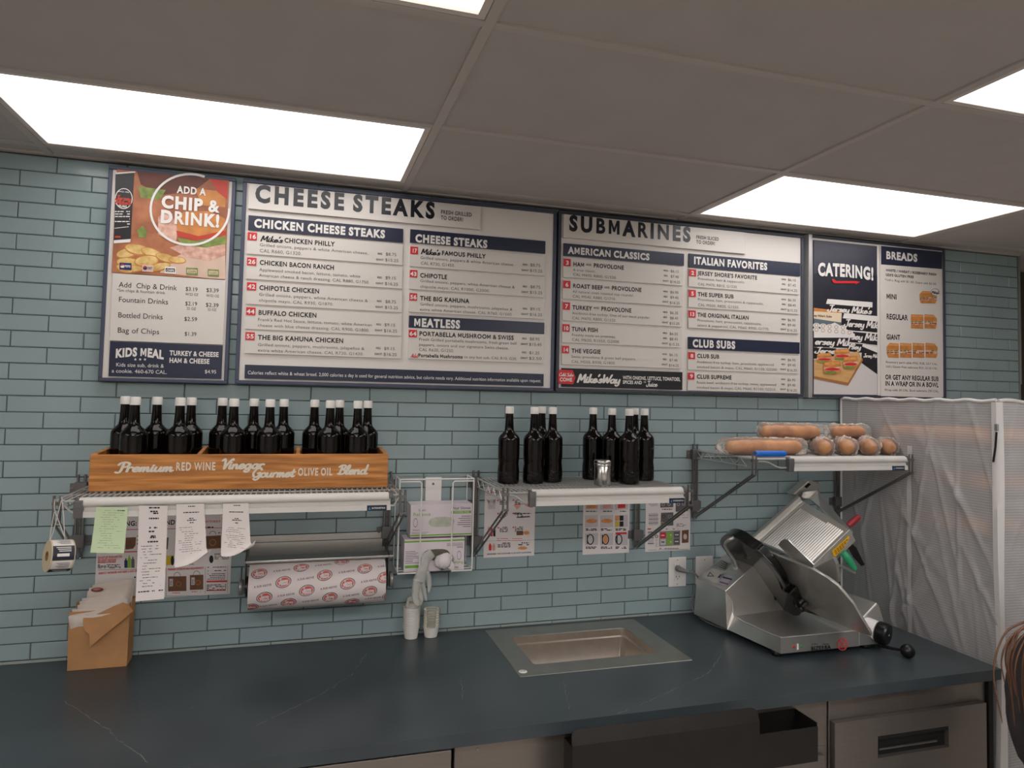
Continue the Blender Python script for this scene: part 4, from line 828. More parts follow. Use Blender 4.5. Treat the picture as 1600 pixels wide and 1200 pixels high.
# container poster
mb = MB(); f = Face(mb, YP, (900, 740, 5.0)); slab(mb, f, [(545, 130), (897, 118), (890, 597), (541, 611)], .0012, 0)
f.p([(568, 190), (640, 186), (640, 250), (590, 258), (566, 240)], 11); f.p([(658, 168), (760, 162), (760, 262), (658, 266)], 9); f.p([(778, 150), (878, 140), (876, 292), (778, 298)], 9)
for a, b in ((680, 210), (728, 208), (680, 242), (726, 240), (798, 200), (840, 190), (798, 240), (840, 236)): f.ring(a, b, 9, 3, 11, .0006, n=14)
f.p([(664, 306), (760, 302), (760, 405), (660, 410)], 9); [f.ring(a, b, 10, 4, mi, .0006, n=14) for a, b, mi in ((684, 335, 1), (730, 335, 3), (674, 392, 7), (698, 392, 11))]
f.p([(566, 310), (640, 305), (642, 400), (568, 405)], 11); [f.p([(566, yy), (642, yy - 3), (642, yy + 1), (566, yy + 4)], 9, .0006) for yy in (325, 355, 385)]
f.lines(672, 275, 750, 1, 8, 7, 1, seed=31); f.lines(785, 320, 875, 2, 22, 4, 3, seed=32); f.lines(785, 390, 860, 3, 9, 6, 3, seed=33); f.lines(558, 428, 638, 1, 8, 9, 2, seed=34); f.lines(700, 430, 800, 1, 8, 5, 1, seed=35)
f.p([(652, 452), (815, 443), (812, 560), (648, 568)], 3)
for a, b, mi in ((657, 460, 2), (708, 458, 5), (764, 455, 9), (657, 512, 11), (708, 510, 5), (764, 508, 9)): f.p([(a, b), (a + 44, b - 2), (a + 44, b + 44), (a, b + 46)], mi, .0006); f.lines(a + 8, b + 18, a + 36, 1, 8, 8, 0 if mi != 11 else 1, .0009, seed=a)
f.p([(826, 443), (880, 438), (878, 538), (826, 542)], 4); f.e(852, 492, 14, 22, 11, .0006)
f.p([(560, 455), (608, 452), (606, 545), (560, 548)], 11); [f.p([(560, yy), (608, yy - 2), (608, yy + 3), (560, yy + 5)], 1, .0006) for yy in (455, 500, 545)]; f.ring(628, 490, 8, 5, 1, .0004, n=16); [f.ring(628, yy, 6, 2, 9, .0004, n=12) for yy in (520, 545, 565)]
f.lines(558, 574, 610, 1, 8, 6, 2, seed=36); f.lines(650, 582, 800, 1, 8, 5, 1, seed=37); f.lines(565, 595, 880, 1, 8, 3, 9, seed=38, slope=-.02)
o = mb.build('wall_poster', PM, None, smooth=False); tag(o, 'poster with container pictures under the right end of the middle shelf', 'poster', 'posters on the tiled wall')

# ================================================================== slips hanging from the left shelf rail
def slip(corners, label, m, cat, lines, curl=0.0, curl_side=0.0, bow=.006, title=None, seed=0, group=None):
    """paper strip hung by its top edge; curl = part of its length that rolls forward at the bottom"""
    tl, tr, br, bl = [WY(u, v, -.4235) for u, v in corners]; n, k = 8, 26
    def S(s, t):
        p = (tl * (1 - s) + tr * s) * (1 - t) + (bl * (1 - s) + br * s) * t; h = (tl - bl).length
        p = V((p.x, p.y + bow * math.sin(t * 3) - .012 * t, p.z)); t0 = 1 - curl * (1 + curl_side * (s - .5) * 2) * .5
        if curl and t > t0:
            a = (t - t0) * h / .014; r = .014; q = (tl * (1 - s) + tr * s) * (1 - t0) + (bl * (1 - s) + br * s) * t0
            p = V((q.x + .006 * a * curl_side, q.y + bow * math.sin(t0 * 3) - .012 * t0 - r * (1 - math.cos(a)), q.z - r * math.sin(a)))
        return p
    mb = MB(); mb.grid([[S(i / n, j / k) for i in range(n + 1)] for j in range(k + 1)], 0)
    rnd = random.Random(seed)
    def bar(s0, s1, t, h, mi):
        P = [S(s0, t), S(s1, t), S(s1, t + h), S(s0, t + h)]; mb.poly([p + V((0, -.0007, 0)) for p in P], mi)
    for (t, s0, s1, h, d) in lines:
        s = s0
        while s < s1 - .01:
            wv = min(rnd.uniform(.03, .11), s1 - s)
            if rnd.random() < d: bar(s, s + wv, t, h, 1)
            s += wv + .018
    o = mb.build('order_slip' if cat == 'order slip' else 'receipt', [m, M_GREYINK if cat == 'order slip' else M_INK], None, angle=180); tag(o, label, cat, group)
LN = []
rr = random.Random(5)
for i in range(17): LN.append((.07 + i * .051, .16 + rr.random() * .1, .55 + rr.random() * .35, .006, .75))
slip([(150, 792), (200, 793), (195, 863), (143, 862)], 'pale green handwritten order slip clipped at the left end of the shelf rail', mat('green_slip_paper', (196, 214, 176), .75), 'order slip', LN + [(.06, .6, .92, .022, .9)], bow=.004, seed=1)
def rl(seed, head, body, t0=.02):
    r = random.Random(seed); L_ = []
    for i, (t, s0, s1) in enumerate(head): L_.append((t, s0, s1, .016, .95))
    for i in range(body[2]): L_.append((body[0] + i * body[1], .06 + r.random() * .2, .5 + r.random() * .4, .006, .7))
    return L_
slip([(217, 790), (262, 790), (257.5, 934), (213, 938)], 'longest white receipt hanging from the shelf rail, just right of the green slip', M_PAPER, 'receipt', rl(3, [(.015, .35, .75), (.055, .4, .68), (.075, .4, .68), (.13, .36, .7), (.23, .38, .66), (.27, .36, .62), (.32, .44, .6), (.335, .42, .62), (.38, .34, .7)], (.43, .03, 15)) + [(.90, .08, .95, .012, .85)], bow=.006, seed=2, group='white receipts on the shelf rail')
slip([(275.5, 788), (319, 787), (324, 880), (273.5, 885)], 'middle white receipt hanging from the shelf rail, lower right corner curled forward', M_PAPER, 'receipt', rl(4, [(.03, .42, .68), (.13, .25, .8), (.23, .45, .6), (.26, .38, .7), (.3, .47, .6)], (.38, .035, 13)), curl=.30, curl_side=.8, seed=3, group='white receipts on the shelf rail')
slip([(348.5, 787), (388, 786), (393, 876), (345.5, 868)], 'rightmost white receipt hanging from the shelf rail, with a large forward curl', M_PAPER, 'receipt', rl(6, [(.03, .42, .68), (.15, .25, .8), (.27, .45, .6), (.30, .36, .7), (.35, .47, .6)], (.45, .035, 11)), curl=.40, curl_side=.75, seed=4, group='white receipts on the shelf rail')

# ================================================================== roll of printed stickers hanging by strings
c = WY(92, 868, -.435); ax = V((-.86, -.50, .10)).normalized()
t = thing('sticker_roll', 'roll of printed stickers hanging by strings from the left shelf bracket', 'sticker roll', c)
M_BACK = mat('sticker_backing', (206, 190, 160), .7)
b = MB(); hw = .027
b.lathe([(.012, -hw), (.0405, -hw), (.0405, hw), (.012, hw), (.012, -hw)], c, ax, 40, caps=False); roll_ = b.build('paper_roll', M_BACK, t, angle=40)
b = MB(); b.lathe([(.0105, -hw - .001), (.0125, -hw - .001), (.0125, hw + .001), (.0105, hw + .001), (.0105, -hw - .001)], c, ax, 24, caps=False); b.build('core', mat('cardboard', (150, 112, 72), .8), t, angle=40)
b = MB(); a1 = ax.orthogonal().normalized(); a2 = ax.cross(a1)
def RP(th, s, r=.0409): return c + ax * s + (V((0, 0, 1)) - ax * ax.z).normalized() * (r * math.cos(th)) + ax.cross((V((0, 0, 1)) - ax * ax.z).normalized()) * (r * math.sin(th))
sg = 1 if RP(1.2, 0).y < c.y else -1
def band(t0, t1, s0, s1, mi, r=.0410):
    n = max(2, int(abs(t1 - t0) / .1)); b.grid([[RP(sg * (t0 + (t1 - t0) * i / n), s, r) for s in (s0, s1)] for i in range(n + 1)], mi)
for k in range(3):
    o_ = .12 + k * 1.62; band(o_, o_ + .62, -hw + .004, hw - .004, 0); band(o_ + .06, o_ + .56, -hw + .006, hw - .006, 1, .0413); band(o_ + .64, o_ + 1.58, -hw + .002, hw - .002, 2)
    for q, (th, h) in enumerate(((.74, .05), (.86, .05), (.98, .05))): band(o_ + th, o_ + th + h, -hw + .010, hw - .010 - q * .003, 0, .0414)
    band(o_ + 1.16, o_ + 1.34, -hw + .014, hw - .012, 0, .0414)
    for q in range(6): band(o_ + .12 + q * .07, o_ + .145 + q * .07, -hw + .010, hw - .012 - (q % 3) * .004, 2, .0415)
b.build('sticker_print', [M_WHITE, M_PAPER, mat('sticker_navy', (34, 36, 54), .4)], roll_, angle=80)
b = MB(); top = WY(95, 774, -.425)
for path in (((96, 776), (99, 800), (100, 820), (101, 845)), ((96, 782), (90, 805), (84, 828), (76, 850)), ((86, 780), (85, 795), (92, 815), (101, 840)), ((85, 800), (82, 815), (79, 832), (77, 850))):
    b.tube(catmull([WY(u, v, -.428) for u, v in path], 4), .0011, 6)
b.build('string', mat('white_string', (206, 200, 196), .8), t)

# ================================================================== printed paper roll on its wall holder
dx0, dx1, dz, dy, dr = .565, .998, 1.141, -.105, .0725
t = thing('paper_roll_holder', 'wall mounted metal holder with cutter bar and round end knobs', 'roll holder', (.78, -.05, 1.2))
b = MB(); b.plate([(.545, -.0045, 1.285), (1.0, -.0045, 1.285), (1.012, -.0045, 1.262), (.555, -.0045, 1.262)], (0, -.003, 0)); b.box(.555, 1.01, -.012, -.0045, 1.215, 1.262); b.build('back_plate', M_STEEL, t, bevel=.002)
b = MB(); b.sweep_x([(dy - .012, dz + dr + .012), (dy + .022, dz + dr + .022), (dy + .024, dz + dr + .010), (dy - .012, dz + dr + .004)], .548, 1.028); b.build('cutter_bar', M_STEEL, t, bevel=.0015)
for s, x in ((-1, dx0 - .012), (1, dx1 + .012)):
    b = MB(); b.plate([(x, -.008, 1.262), (x, -.008, 1.235), (x, dy + .010, dz - .02), (x, dy - .012, dz - .02), (x, dy - .014, dz + .02), (x, dy - .012, dz + dr + .012), (x, -.03, 1.262)], (s * .004, 0, 0)); arm = b.build('end_arm', M_STEELD, t, bevel=.001)
    b = MB(); b.lathe([(.006, -.010), (.006, .002), (.024, .003), (.026, .006), (.026, .013), (.022, .016), (.0004, .0165)], (x + s * .004, dy, dz), (s, 0, 0), 28); b.build('end_knob', mat('grey_knob', (150, 148, 146), .35, .5), arm, angle=40)
    b = MB(); b.lathe([(.032, 0), (.034, .002), (.034, .006), (.0004, .006)], (x - s * .009, dy, dz), (s, 0, 0), 24); b.build('end_disc', M_BLACK, arm)
b = MB(); n = 48
b.lathe([(.02, 0), (dr, 0), (dr, dx1 - dx0), (.02, dx1 - dx0), (.02, 0)], (dx0, dy, dz), (1, 0, 0), n, 0, caps=False)
def cyl(u, v, r):
    d = ray(u, v); oy, oz = CAM.y - dy, CAM.z - dz; A_ = d.y ** 2 + d.z ** 2; B_ = oy * d.y + oz * d.z; C_ = oy * oy + oz * oz - r * r; D_ = B_ * B_ - A_ * C_
    if D_ < 0: return None
    return CAM + d * ((-B_ - math.sqrt(D_)) / A_)
def cyl_at(x, s, r): return V((x, dy + r * math.cos(s / dr), dz + r * math.sin(s / dr)))
def cs(x_, y_):
    p = cyl(360 + x_ / 5.714, 840 + y_ / 5.714, dr)
    if p is None: return None
    a = math.atan2(p.z - dz, p.y - dy) % (2 * math.pi); return p.x, a * dr
def decal(vs, fs, x_, y_, sx, sy, mi, lift, tilt=.10):
    q = cs(x_, y_)
    if not q: return
    pts = []; 
    for q_ in vs:
        a, bb = q_[0], q_[1]
        xx = q[0] + a * sx; ss = q[1] - (bb * sy + a * sx * tilt)
        pts.append(cyl_at(min(max(xx, dx0 + .0005), dx1 - .0005), ss, dr + lift + (q_[2] if len(q_) > 2 else 0)))
    b.add(pts, fs, mi)
ell = ([(math.cos(2 * math.pi * i / 20), math.sin(2 * math.pi * i / 20)) for i in range(20)], [tuple(range(20))])
jm = script2d('Jersey', .2); mm = script2d("Mike's", .2); ab = text2d('A SUB ABOVE', 'b', .04)
for x_, y_ in ((258, 320), (633, 265), (997, 215), (473, 397), (842, 335), (1200, 275), (303, 535), (682, 473), (1047, 412), (1378, 355), (520, 580), (888, 533), (1245, 480), (183, 622), (1085, 572), (1420, 520)):
    decal(*ell, x_, y_, .0245, .0185, 1, .0004); decal(*ell, x_, y_, .0215, .0155, 2, .0007); decal(*ell, x_, y_, .0195, .0138, 3, .0009)
    for g_, yo in ((jm, 2), (mm, 26)):
        vs = [(q_[0] - g_[2] / 2, q_[1], q_[2]) for q_ in g_[0]]; decal(vs, g_[1], x_ - 2, y_ + yo, .0105, .0115, 4, .0013)
for x_, y_ in ((383, 310), (755, 258), (210, 452), (597, 385), (965, 322), (1316, 268), (420, 530), (803, 468), (1165, 405), (640, 578), (1005, 530), (262, 618), (1115, 205), (1200, 552)):
    decal([(a, bb) for a, bb in ab[0]], ab[1], x_, y_, .0255 / ab[2] * 2.05, .0062, 5, .0006)
o = b.build('printed_paper_roll', [mat('deli_paper', (228, 216, 214), .6), mat('logo_grey', (120, 104, 112), .6), M_PAPER, mat('logo_red', (214, 96, 88), .6), M_PAPER, M_GREYINK], None, angle=40)
tag(o, 'wide roll of white deli paper printed with red oval logos on the wall holder', 'paper roll')

# ================================================================== glove rack
t = thing('glove_rack', 'white wire wall rack holding two boxes of gloves', 'rack', (1.17, -.06, 1.32))
M_WW = mat('white_wire', (226, 222, 218), .35)
gx0, gx1, gz0, gz1, gyf, gyb = 1.042, 1.305, 1.165, 1.4825, -.118, -.012
b = MB(); r = .0027
b.tube([(gx0, gyb, gz1), (gx0, gyb, gz0), (gx1, gyb, gz0), (gx1, gyb, gz1)], r, 8, closed=True)
b.tube([(gx0, gyf, gz0 + .002), (gx0, gyf, gz1 - .004), (gx0 + .004, gyf, gz1), (gx1 - .004, gyf, gz1), (gx1, gyf, gz1 - .004), (gx1, gyf, gz0 + .002)], r, 8)
for x in (gx0, gx1): b.tube([(x, gyf, gz1), (x, gyb, gz1)], r, 8); b.tube([(x, gyf, gz0 + .002), (x, gyb, gz0)], r, 8)
il, ir = x_at(657, 1.3, gyf), x_at(706, 1.3, gyf)
b.tube([(gx0, gyf, gz1 - .008), (il - .006, gyf, gz1 - .008), (il, gyf, gz1 - .014), (il, gyf, gz0 + .02), (il - .002, gyf, gz0 - .004), (gx0, gyf, gz0 - .004)], r, 8)
b.tube([(gx1, gyf, gz1 - .008), (ir + .006, gyf, gz1 - .008), (ir, gyf, gz1 - .014), (ir, gyf, gz0 + .02), (ir + .002, gyf, gz0 - .004), (gx1, gyf, gz0 - .004)], r, 8)
for y in (gyf + .03, gyf + .07): b.tube([(gx0, y, gz0 - .002), (gx1, y, gz0 - .002)], r * .8, 6)
b.build('wire_frame', M_WW, t)
b = MB(); p0, p1 = WY(665, 760, -.012).x, WY(690, 760, -.012).x; b.box(p0, p1, -.0115, -.0045, gz0, gz1 - .006); q = b.build('back_plate', M_WHITE, t, bevel=.001)
b = MB(); s_ = WY(677, 756, -.0117); b.lathe([(.0045, 0), (.004, .002), (.0004, .003)], s_, (0, -1, 0), 12); b.build('screw', M_STEELD, q)
M_BOX = mat('glove_box_card', (224, 212, 218), .55); M_GREEN = mat('glove_box_green', (112, 170, 52), .5); M_GTEXT = mat('glove_box_grey', (110, 106, 108), .6); M_MAUVE = mat('glove_box_purple', (92, 64, 112), .6)
def glovebox(tl, br, y0, label, flip):
    P0, P1 = WY(*tl, y0), WY(*br, y0); x0, x1, z1, z0 = P0.x, P1.x, P0.z, P1.z
    t = thing('glove_box', label, 'glove box', ((x0 + x1) / 2, y0 + .04, z0), 'glove boxes in the wire rack')
    m = MB(); m.box(x0, x1, y0, y0 + .088, z0, z1); ca = m.build('carton', M_BOX, t, bevel=.0015)
    m = MB(); W_, H_ = x1 - x0, z1 - z0
    def q(a, b_, c_, d, mi, l=.0004): m.poly([(x0 + W_ * a, y0 - l, z0 + H_ * b_), (x0 + W_ * c_, y0 - l, z0 + H_ * b_), (x0 + W_ * c_, y0 - l, z0 + H_ * d), (x0 + W_ * a, y0 - l, z0 + H_ * d)], mi)
    def tx(s, a, b_, w_, h_, mi, st='b'):
        vs, fs, wd = text2d(s, st); k = -1 if flip else 1
        m.add([(x0 + W_ * a + u / wd * W_ * w_ * k, y0 - .0006, z0 + H_ * b_ + v * H_ * h_ * k) for u, v in vs], fs, mi)
    rnd = random.Random(3)
    if not flip:
        q(0, .035, 1, .075, 0); tx('Select', .12, .80, .12, .07, 1, 'r'); tx('Reliance', .04, .655, .28, .10, 0, 'r'); tx('Vinyl Gloves', .66, .83, .31, .075, 1); q(.65, .70, .98, .78, 0); tx('POWDER FREE', .70, .725, .25, .035, 3)
        for i in range(6): q(.98 - rnd.uniform(.12, .28), .60 - i * .065, .98, .62 - i * .065, 1)
        tx('Medium', .04, .2, .11, .05, 1, 'r'); q(.02, .14, .3, .15, 1); q(.02, .10, .26, .11, 1)
    else:
        q(0, .90, 1, .945, 0)
        for i in range(8): q(.02, .62 - i * .05, .02 + rnd.uniform(.12, .28), .635 - i * .05, 1 if i % 3 else 2)
        q(.02, .13, .25, .21, 0); tx('Reliance', .98, .27, .24, .09, 0, 'r'); tx('Gloves', .9, .11, .1, .06, 1); tx('Small', .97, .72, .1, .04, 2)
        for i in range(3): q(.70, .82 - i * .035, .97, .83 - i * .035, 1)
    ex = .08 if not flip else .91
    for i in range(16):
        a0, a1_ = 2 * math.pi * i / 16, 2 * math.pi * (i + 1) / 16; R2 = lambda th, k: (x0 + W_ * (ex + .035 * k * math.cos(th)), y0 - .0006, z0 + H_ * (.45 + .14 * k * math.sin(th)))
        m.poly([R2(a0, 1), R2(a1_, 1), R2(a1_, .85), R2(a0, .85)], 1)
    m.build('print', [M_GREEN, M_GTEXT, M_MAUVE, M_WHITE], ca, smooth=False)
    return t, x0, x1, z0, z1
B1 = glovebox((642, 789), (737, 836.5), -.102, 'upper white and green glove box in the wire rack, oval window unopened', False)
B2 = glovebox((632, 843), (725, 890), -.102, 'lower white glove box in the wire rack, upside down with gloves pulled out', True)
def hole(B, cx, cz, rx, rz, mat_, nm, lump):
    t, x0, x1, z0, z1 = B; m = MB(); W_, H_ = x1 - x0, z1 - z0; n = 24; rows = []
    rnd = random.Random(9)
    m.plate([(x0 + W_ * (cx + rx * (abs(math.cos(a)) ** .6) * (1 if math.cos(a) > 0 else -1)), -.1026, z0 + H_ * (cz + rz * math.sin(a))) for a in [2 * math.pi * i / n for i in range(n)]], (0, .0006, 0)); m.build(nm, mat_, t, smooth=False)
hole(B1, .5, .45, .21, .155, mat('glove_window', (188, 192, 176), .35, var=.12, vscale=45, bump=.5, bscale=60), 'oval_window', 0)
hole(B2, .53, .50, .22, .17, mat('box_opening', (96, 92, 78), .7, var=.3, vscale=35), 'opening', 0)
M_GLOVE = film('clear_vinyl', (232, 230, 224), .40, .35, 0, .6, 30)
def chain(m, pts, rs, y, flat=.45):
    P = catmull([WY(600 + a / 4, 720 + b_ / 4, y) for a, b_ in pts], 5); k = len(P); R_ = []
    for i in range(k):
        s = i / (k - 1) * (len(rs) - 1); j = min(int(s), len(rs) - 2); R_.append((rs[j] + (rs[j + 1] - rs[j]) * (s - j)) / 4 / 460)
    n0 = len(m.v); m.tube(P, R_, 12)
    for i in range(n0, len(m.v)): m.v[i].y = y + (m.v[i].y - y) * flat + .002 * math.sin(m.v[i].z * 90 + m.v[i].x * 170)
m = MB()
chain(m, [(305, 575), (268, 605), (250, 650), (236, 700), (218, 760)], [30, 34, 30, 36, 40], -.118)
chain(m, [(212, 740), (200, 800), (196, 850), (205, 890), (222, 904)], [30, 26, 22, 16, 6], -.121)
chain(m, [(232, 750), (228, 810), (232, 850), (238, 884)], [24, 22, 18, 5], -.116)
chain(m, [(240, 760), (252, 820), (262, 860), (266, 878)], [14, 12, 8, 3], -.122)
chain(m, [(262, 690), (280, 740), (284, 790), (278, 824)], [22, 16, 13, 5], -.118)
o = m.build('disposable_glove', M_GLOVE, None, angle=180); tag(o, 'thin clear glove hanging down from the lower glove box', 'glove')
m = MB(); rows = []; rnd = random.Random(4); ctr = WY(694, 877, -.117)
for i in range(9):
    th = math.pi * i / 8; row = []
    for j in range(18):
        ph = 2 * math.pi * j / 18; r = .021 + .0045 * math.sin(ph * 5 + th * 2) + rnd.uniform(-.0015, .0015)
        row.append(ctr + V((r * 1.35 * math.sin(th) * math.cos(ph) + .010 * math.cos(th), -.013 * math.sin(th) * math.sin(ph), r * 1.15 * math.cos(th) - .3 * r * math.sin(th) * math.cos(ph))))
    rows.append(row)
m.grid(rows, closed=True); chain(m, [(405, 640), (425, 665), (438, 690)], [26, 22, 8], -.118)
o = m.build('disposable_glove', mat('white_vinyl', (226, 218, 218), .4, bump=.4, bscale=60), None, angle=180); tag(o, 'crumpled white glove poking out of the lower glove box', 'glove')

# ================================================================== outlets and cord
def outlet(px0, px1, label, sock):
    a, b_ = WY(*px0, 0), WY(*px1, 0); x0, x1, z1, z0 = a.x, b_.x, a.z, b_.z; cx = (x0 + x1) / 2; cz = (z0 + z1) / 2
    t = thing('wall_outlet', label, 'outlet', (cx, -.005, cz), 'wall plates above the counter')
    m = MB(); m.box(x0, x1, -.0105, -.0042, z0, z1); m.build('cover_plate', M_WHITE, t, bevel=.003)
    if sock:
        m = MB(); m.box(cx - .0165, cx + .0165, -.0122, -.0105, cz - .034, cz + .034); d = m.build('socket', M_WHITE, t, bevel=.001)
        m = MB()
        for s in (-.021, .021):
            for k in (-1, 1): m.box(cx + k * .0065 - .0012, cx + k * .0065 + .0012, -.0125, -.0121, cz + s - .001, cz + s + .007)
            m.lathe([(.0022, 0), (.0022, .0004)], (cx, -.0121, cz + s - .006), (0, -1, 0), 10)
        m.build('slot', M_BLACKHOLE, d, smooth=False)
    m = MB()
    for s in (-1, 1): m.lathe([(.0028, 0), (.0022, .0012), (.0004, .0014)], (cx, -.0105, cz + s * (.048 if sock else .042)), (0, -1, 0), 10)
    m.build('screw', mat('plate_screw', (170, 166, 164), .4, .4), t)
    return cx, cz
oc = outlet((1043, 870.5), (1070, 915), 'white wall outlet with the slicer cord plugged in', True)
outlet((1085.5, 869), (1112, 911), 'white wall plate half hidden behind the slicer', False)
M_CORD = mat('grey_cord', (122, 118, 122), .5)
t = thing('power_cord', 'grey power cord running from the outlet down behind the slicer', 'cord', (oc[0], -.03, oc[1]))
m = MB(); pz = oc[1] + .016; m.tube([(oc[0] - .002, -.0128, pz), (oc[0] - .002, -.034, pz), (oc[0] + .008, -.044, pz - .003), (oc[0] + .026, -.050, pz - .009)], [.012, .011, .009, .005], 12); m.build('plug', M_CORD, t)
path = [V((oc[0] + .024, -.050, pz - .008))] + [WY(u, v, y) for u, v, y in ((1082, 893, -.055), (1093, 906, -.055), (1089, 920, -.055), (1081.5, 935, -.05), (1083, 952, -.05))]
path += [WZ(u, v, CTR + .0045) for u, v in ((1096, 966), (1112, 975), (1130, 982), (1141, 984))]
m = MB(); m.tube(catmull(path, 6), .0036, 8); m.build('cable', M_CORD, t)
# ================================================================== counter and sink
M_CTR = mat('slate_worktop', (58, 66, 70), 0.32, spec=.5, var=.12, vscale=5, c2=(66, 74, 78), bump=.03, bscale=120, rvar=.05)
M_VEIN = mat('worktop_vein', (128, 126, 118), .35)
CX1, CYF = 2.950, -.775
sx0, sx1, syf, syb = 1.445, 1.912, -.392, -.108       # sink opening
t = thing('countertop', 'long dark slate worktop running under the tiled wall', 'countertop', (1.0, -.4, .88))
b = MB()
for x0, x1, y0, y1 in ((XL, sx0, CYF, -.001), (sx1, CX1, CYF, -.001), (sx0, sx1, CYF, syf), (sx0, sx1, syb, -.001)): b.box(x0, x1, y0, y1, CTR - .034, CTR)
rnd = random.Random(12)
def vein(px, wmax):
    P = [WZ(u, v, CTR + .00025) for u, v in px]; Q = []
    for i in range(len(P) - 1):
        for j in range(10):
            p = P[i].lerp(P[i + 1], j / 10); Q.append(p + V((rnd.uniform(-.004, .004), rnd.uniform(-.004, .004), 0)))
    for i in range(len(Q) - 1):
        if rnd.random() < .12: continue
        d = (Q[i + 1] - Q[i]).normalized(); n = V((-d.y, d.x, 0)) * wmax * rnd.uniform(.15, 1) * .5
        b.poly([Q[i] - n, Q[i + 1] - n, Q[i + 1] + n, Q[i] + n], 1)
vein([(572, 1022), (552, 1052), (510, 1080), (455, 1108), (395, 1137)], .0022); vein([(100, 1095), (170, 1140), (190, 1160), (225, 1185), (240, 1198)], .0022); vein([(718, 1058), (722, 1072), (722, 1098)], .0022)
vein([(1132, 1012), (1110, 1050), (1060, 1075), (990, 1105), (960, 1118)], .0022); vein([(880, 1062), (885, 1090), (890, 1110)], .0014); vein([(750, 1000), (700, 1020), (650, 1035)], .0012); vein([(360, 1080), (330, 1093), (290, 1110)], .0013)
b.build('worktop_slab', [M_CTR, M_VEIN], t, smooth=False)
t = thing('drop_in_sink', 'empty rectangular stainless steel sink set into the dark worktop', 'sink', ((sx0 + sx1) / 2, -.25, CTR))
M_SINK = mat('sink_steel', (190, 178, 166), .36, .8, var=.06, vscale=30, stretch=(1, 12, 1))
M_FLG = mat('sink_flange_steel', (146, 147, 140), .42, .75, var=.10, vscale=14, rvar=.08)
b = MB(); fx0, fx1, fyf, fyb, zf = 1.381, 1.984, -.468, -.028, CTR + .0022
def rr(x0, x1, y0, y1, r, z, n=6):
    P = []
    for cx_, cy_, a0 in ((x1 - r, y1 - r, 0), (x0 + r, y1 - r, 90), (x0 + r, y0 + r, 180), (x1 - r, y0 + r, 270)):
        P += [V((cx_ + r * math.cos(math.radians(a0 + 90 * i / n)), cy_ + r * math.sin(math.radians(a0 + 90 * i / n)), z)) for i in range(n + 1)]
    return P
b.grid([rr(fx0, fx1, fyf, fyb, .006, CTR + .0003), rr(fx0 + .002, fx1 - .002, fyf + .002, fyb - .002, .006, zf), rr(sx0 + .008, sx1 - .008, syf + .008, syb - .008, .014, zf), rr(sx0 + .010, sx1 - .010, syf + .010, syb - .010, .014, zf - .002)], closed=True)
b.build('flange', M_FLG, t, angle=25)
b = MB(); i_ = .010
b.grid([rr(sx0 + i_, sx1 - i_, syf + i_, syb - i_, .014, zf - .002), rr(sx0 + i_, sx1 - i_, syf + i_, syb - i_, .014, CTR - .024), rr(sx0 + i_ + .006, sx1 - i_ - .006, syf + i_ + .006, syb - i_ - .006, .02, CTR - .028), rr(sx0 + .020, sx1 - .020, syf + .020, syb - .020, .03, CTR - .15), rr(sx0 + .045, sx1 - .045, syf + .045, syb - .045, .03, CTR - .172), rr(1.655, 1.703, -.274, -.226, .023, CTR - .176)], closed=True)
b.build('basin', M_SINK, t, angle=50)
b = MB(); b.lathe([(.024, -.178), (.024, -.182), (.0004, -.182)], (1.679, -.25, CTR), (0, 0, 1), 20); b.build('drain', M_STEELD, t)
p = WZ(817, 1049.5, zf); b = MB(); b.lathe([(.0135, 0), (.0135, .0006), (.0125, .0012), (.0004, .0013)], (p.x, p.y, zf + .0002), (0, 0, 1), 24, 0)
vs, fs, wd = text2d('PRE RINSE', 'x'); b.add([(p.x - .009 + a / wd * .018, p.y - .0016 + c_ * .0034, zf + .0017) for a, c_ in vs], fs, 1)
o = b.build('round_sticker', [M_WHITE, M_NAVY], None); tag(o, 'small round white label on the front left corner of the sink flange', 'sticker')

# ================================================================== steel cabinets under the worktop
M_CAB = mat('cabinet_steel', (140, 133, 127), .38, .82, var=.04, vscale=14, stretch=(1, 1, 8), rvar=.08)
M_CABD = mat('cabinet_side', (40, 38, 38), .5, .6)
yc, ZB = -.735, CTR - .0345
def cabinet(label, x0, x1): return thing('steel_cabinet', label, 'cabinet', ((x0 + x1) / 2, -.4, 0), 'steel cabinets under the worktop')
t = cabinet('steel cabinet under the left end of the worktop', XL, 1.118); XC = XL + .004
b = MB(); b.box(XC, 1.112, yc, -.02, .10, ZB); b.build('cabinet_body', M_CAB, t, bevel=.002)
for i in range(3):
    x1 = 1.108 - i * .80; x0 = max(x1 - .79, XC); b = MB(); b.box(x0, x1, yc - .022, yc - .001, .16, ZB - .012); b.build('door', M_CAB, t, bevel=.003)
b = MB(); b.box(XC, 1.112, yc + .06, -.04, 0.0, .10); b.build('plinth', M_CABD, t)
t = cabinet('middle steel cabinet behind the dark splash panel', 1.12, 2.292)
b = MB(); b.box(1.120, 2.290, yc, -.02, .10, .73); b.box(1.120, 2.290, yc, yc + .02, .73, ZB); b.build('cabinet_body', M_CAB, t, bevel=.002)
b = MB(); b.box(2.035, 2.270, yc - .018, yc - .001, .42, .710); b.build('drawer_front', M_CAB, t, bevel=.003)
b = MB(); b.box(1.135, 2.03, yc - .012, yc - .001, .16, .68); b.build('door', M_CAB, t, bevel=.003)
b = MB(); q_ = WY(746, 1171, yc - .002); b.lathe([(.004, 0), (.003, .002), (.0004, .0025)], (q_.x, yc, q_.z), (0, -1, 0), 12); b.build('screw', M_STEEL, t)
b = MB(); b.box(1.120, 2.290, yc + .06, -.04, 0.0, .10); b.build('plinth', M_CABD, t)
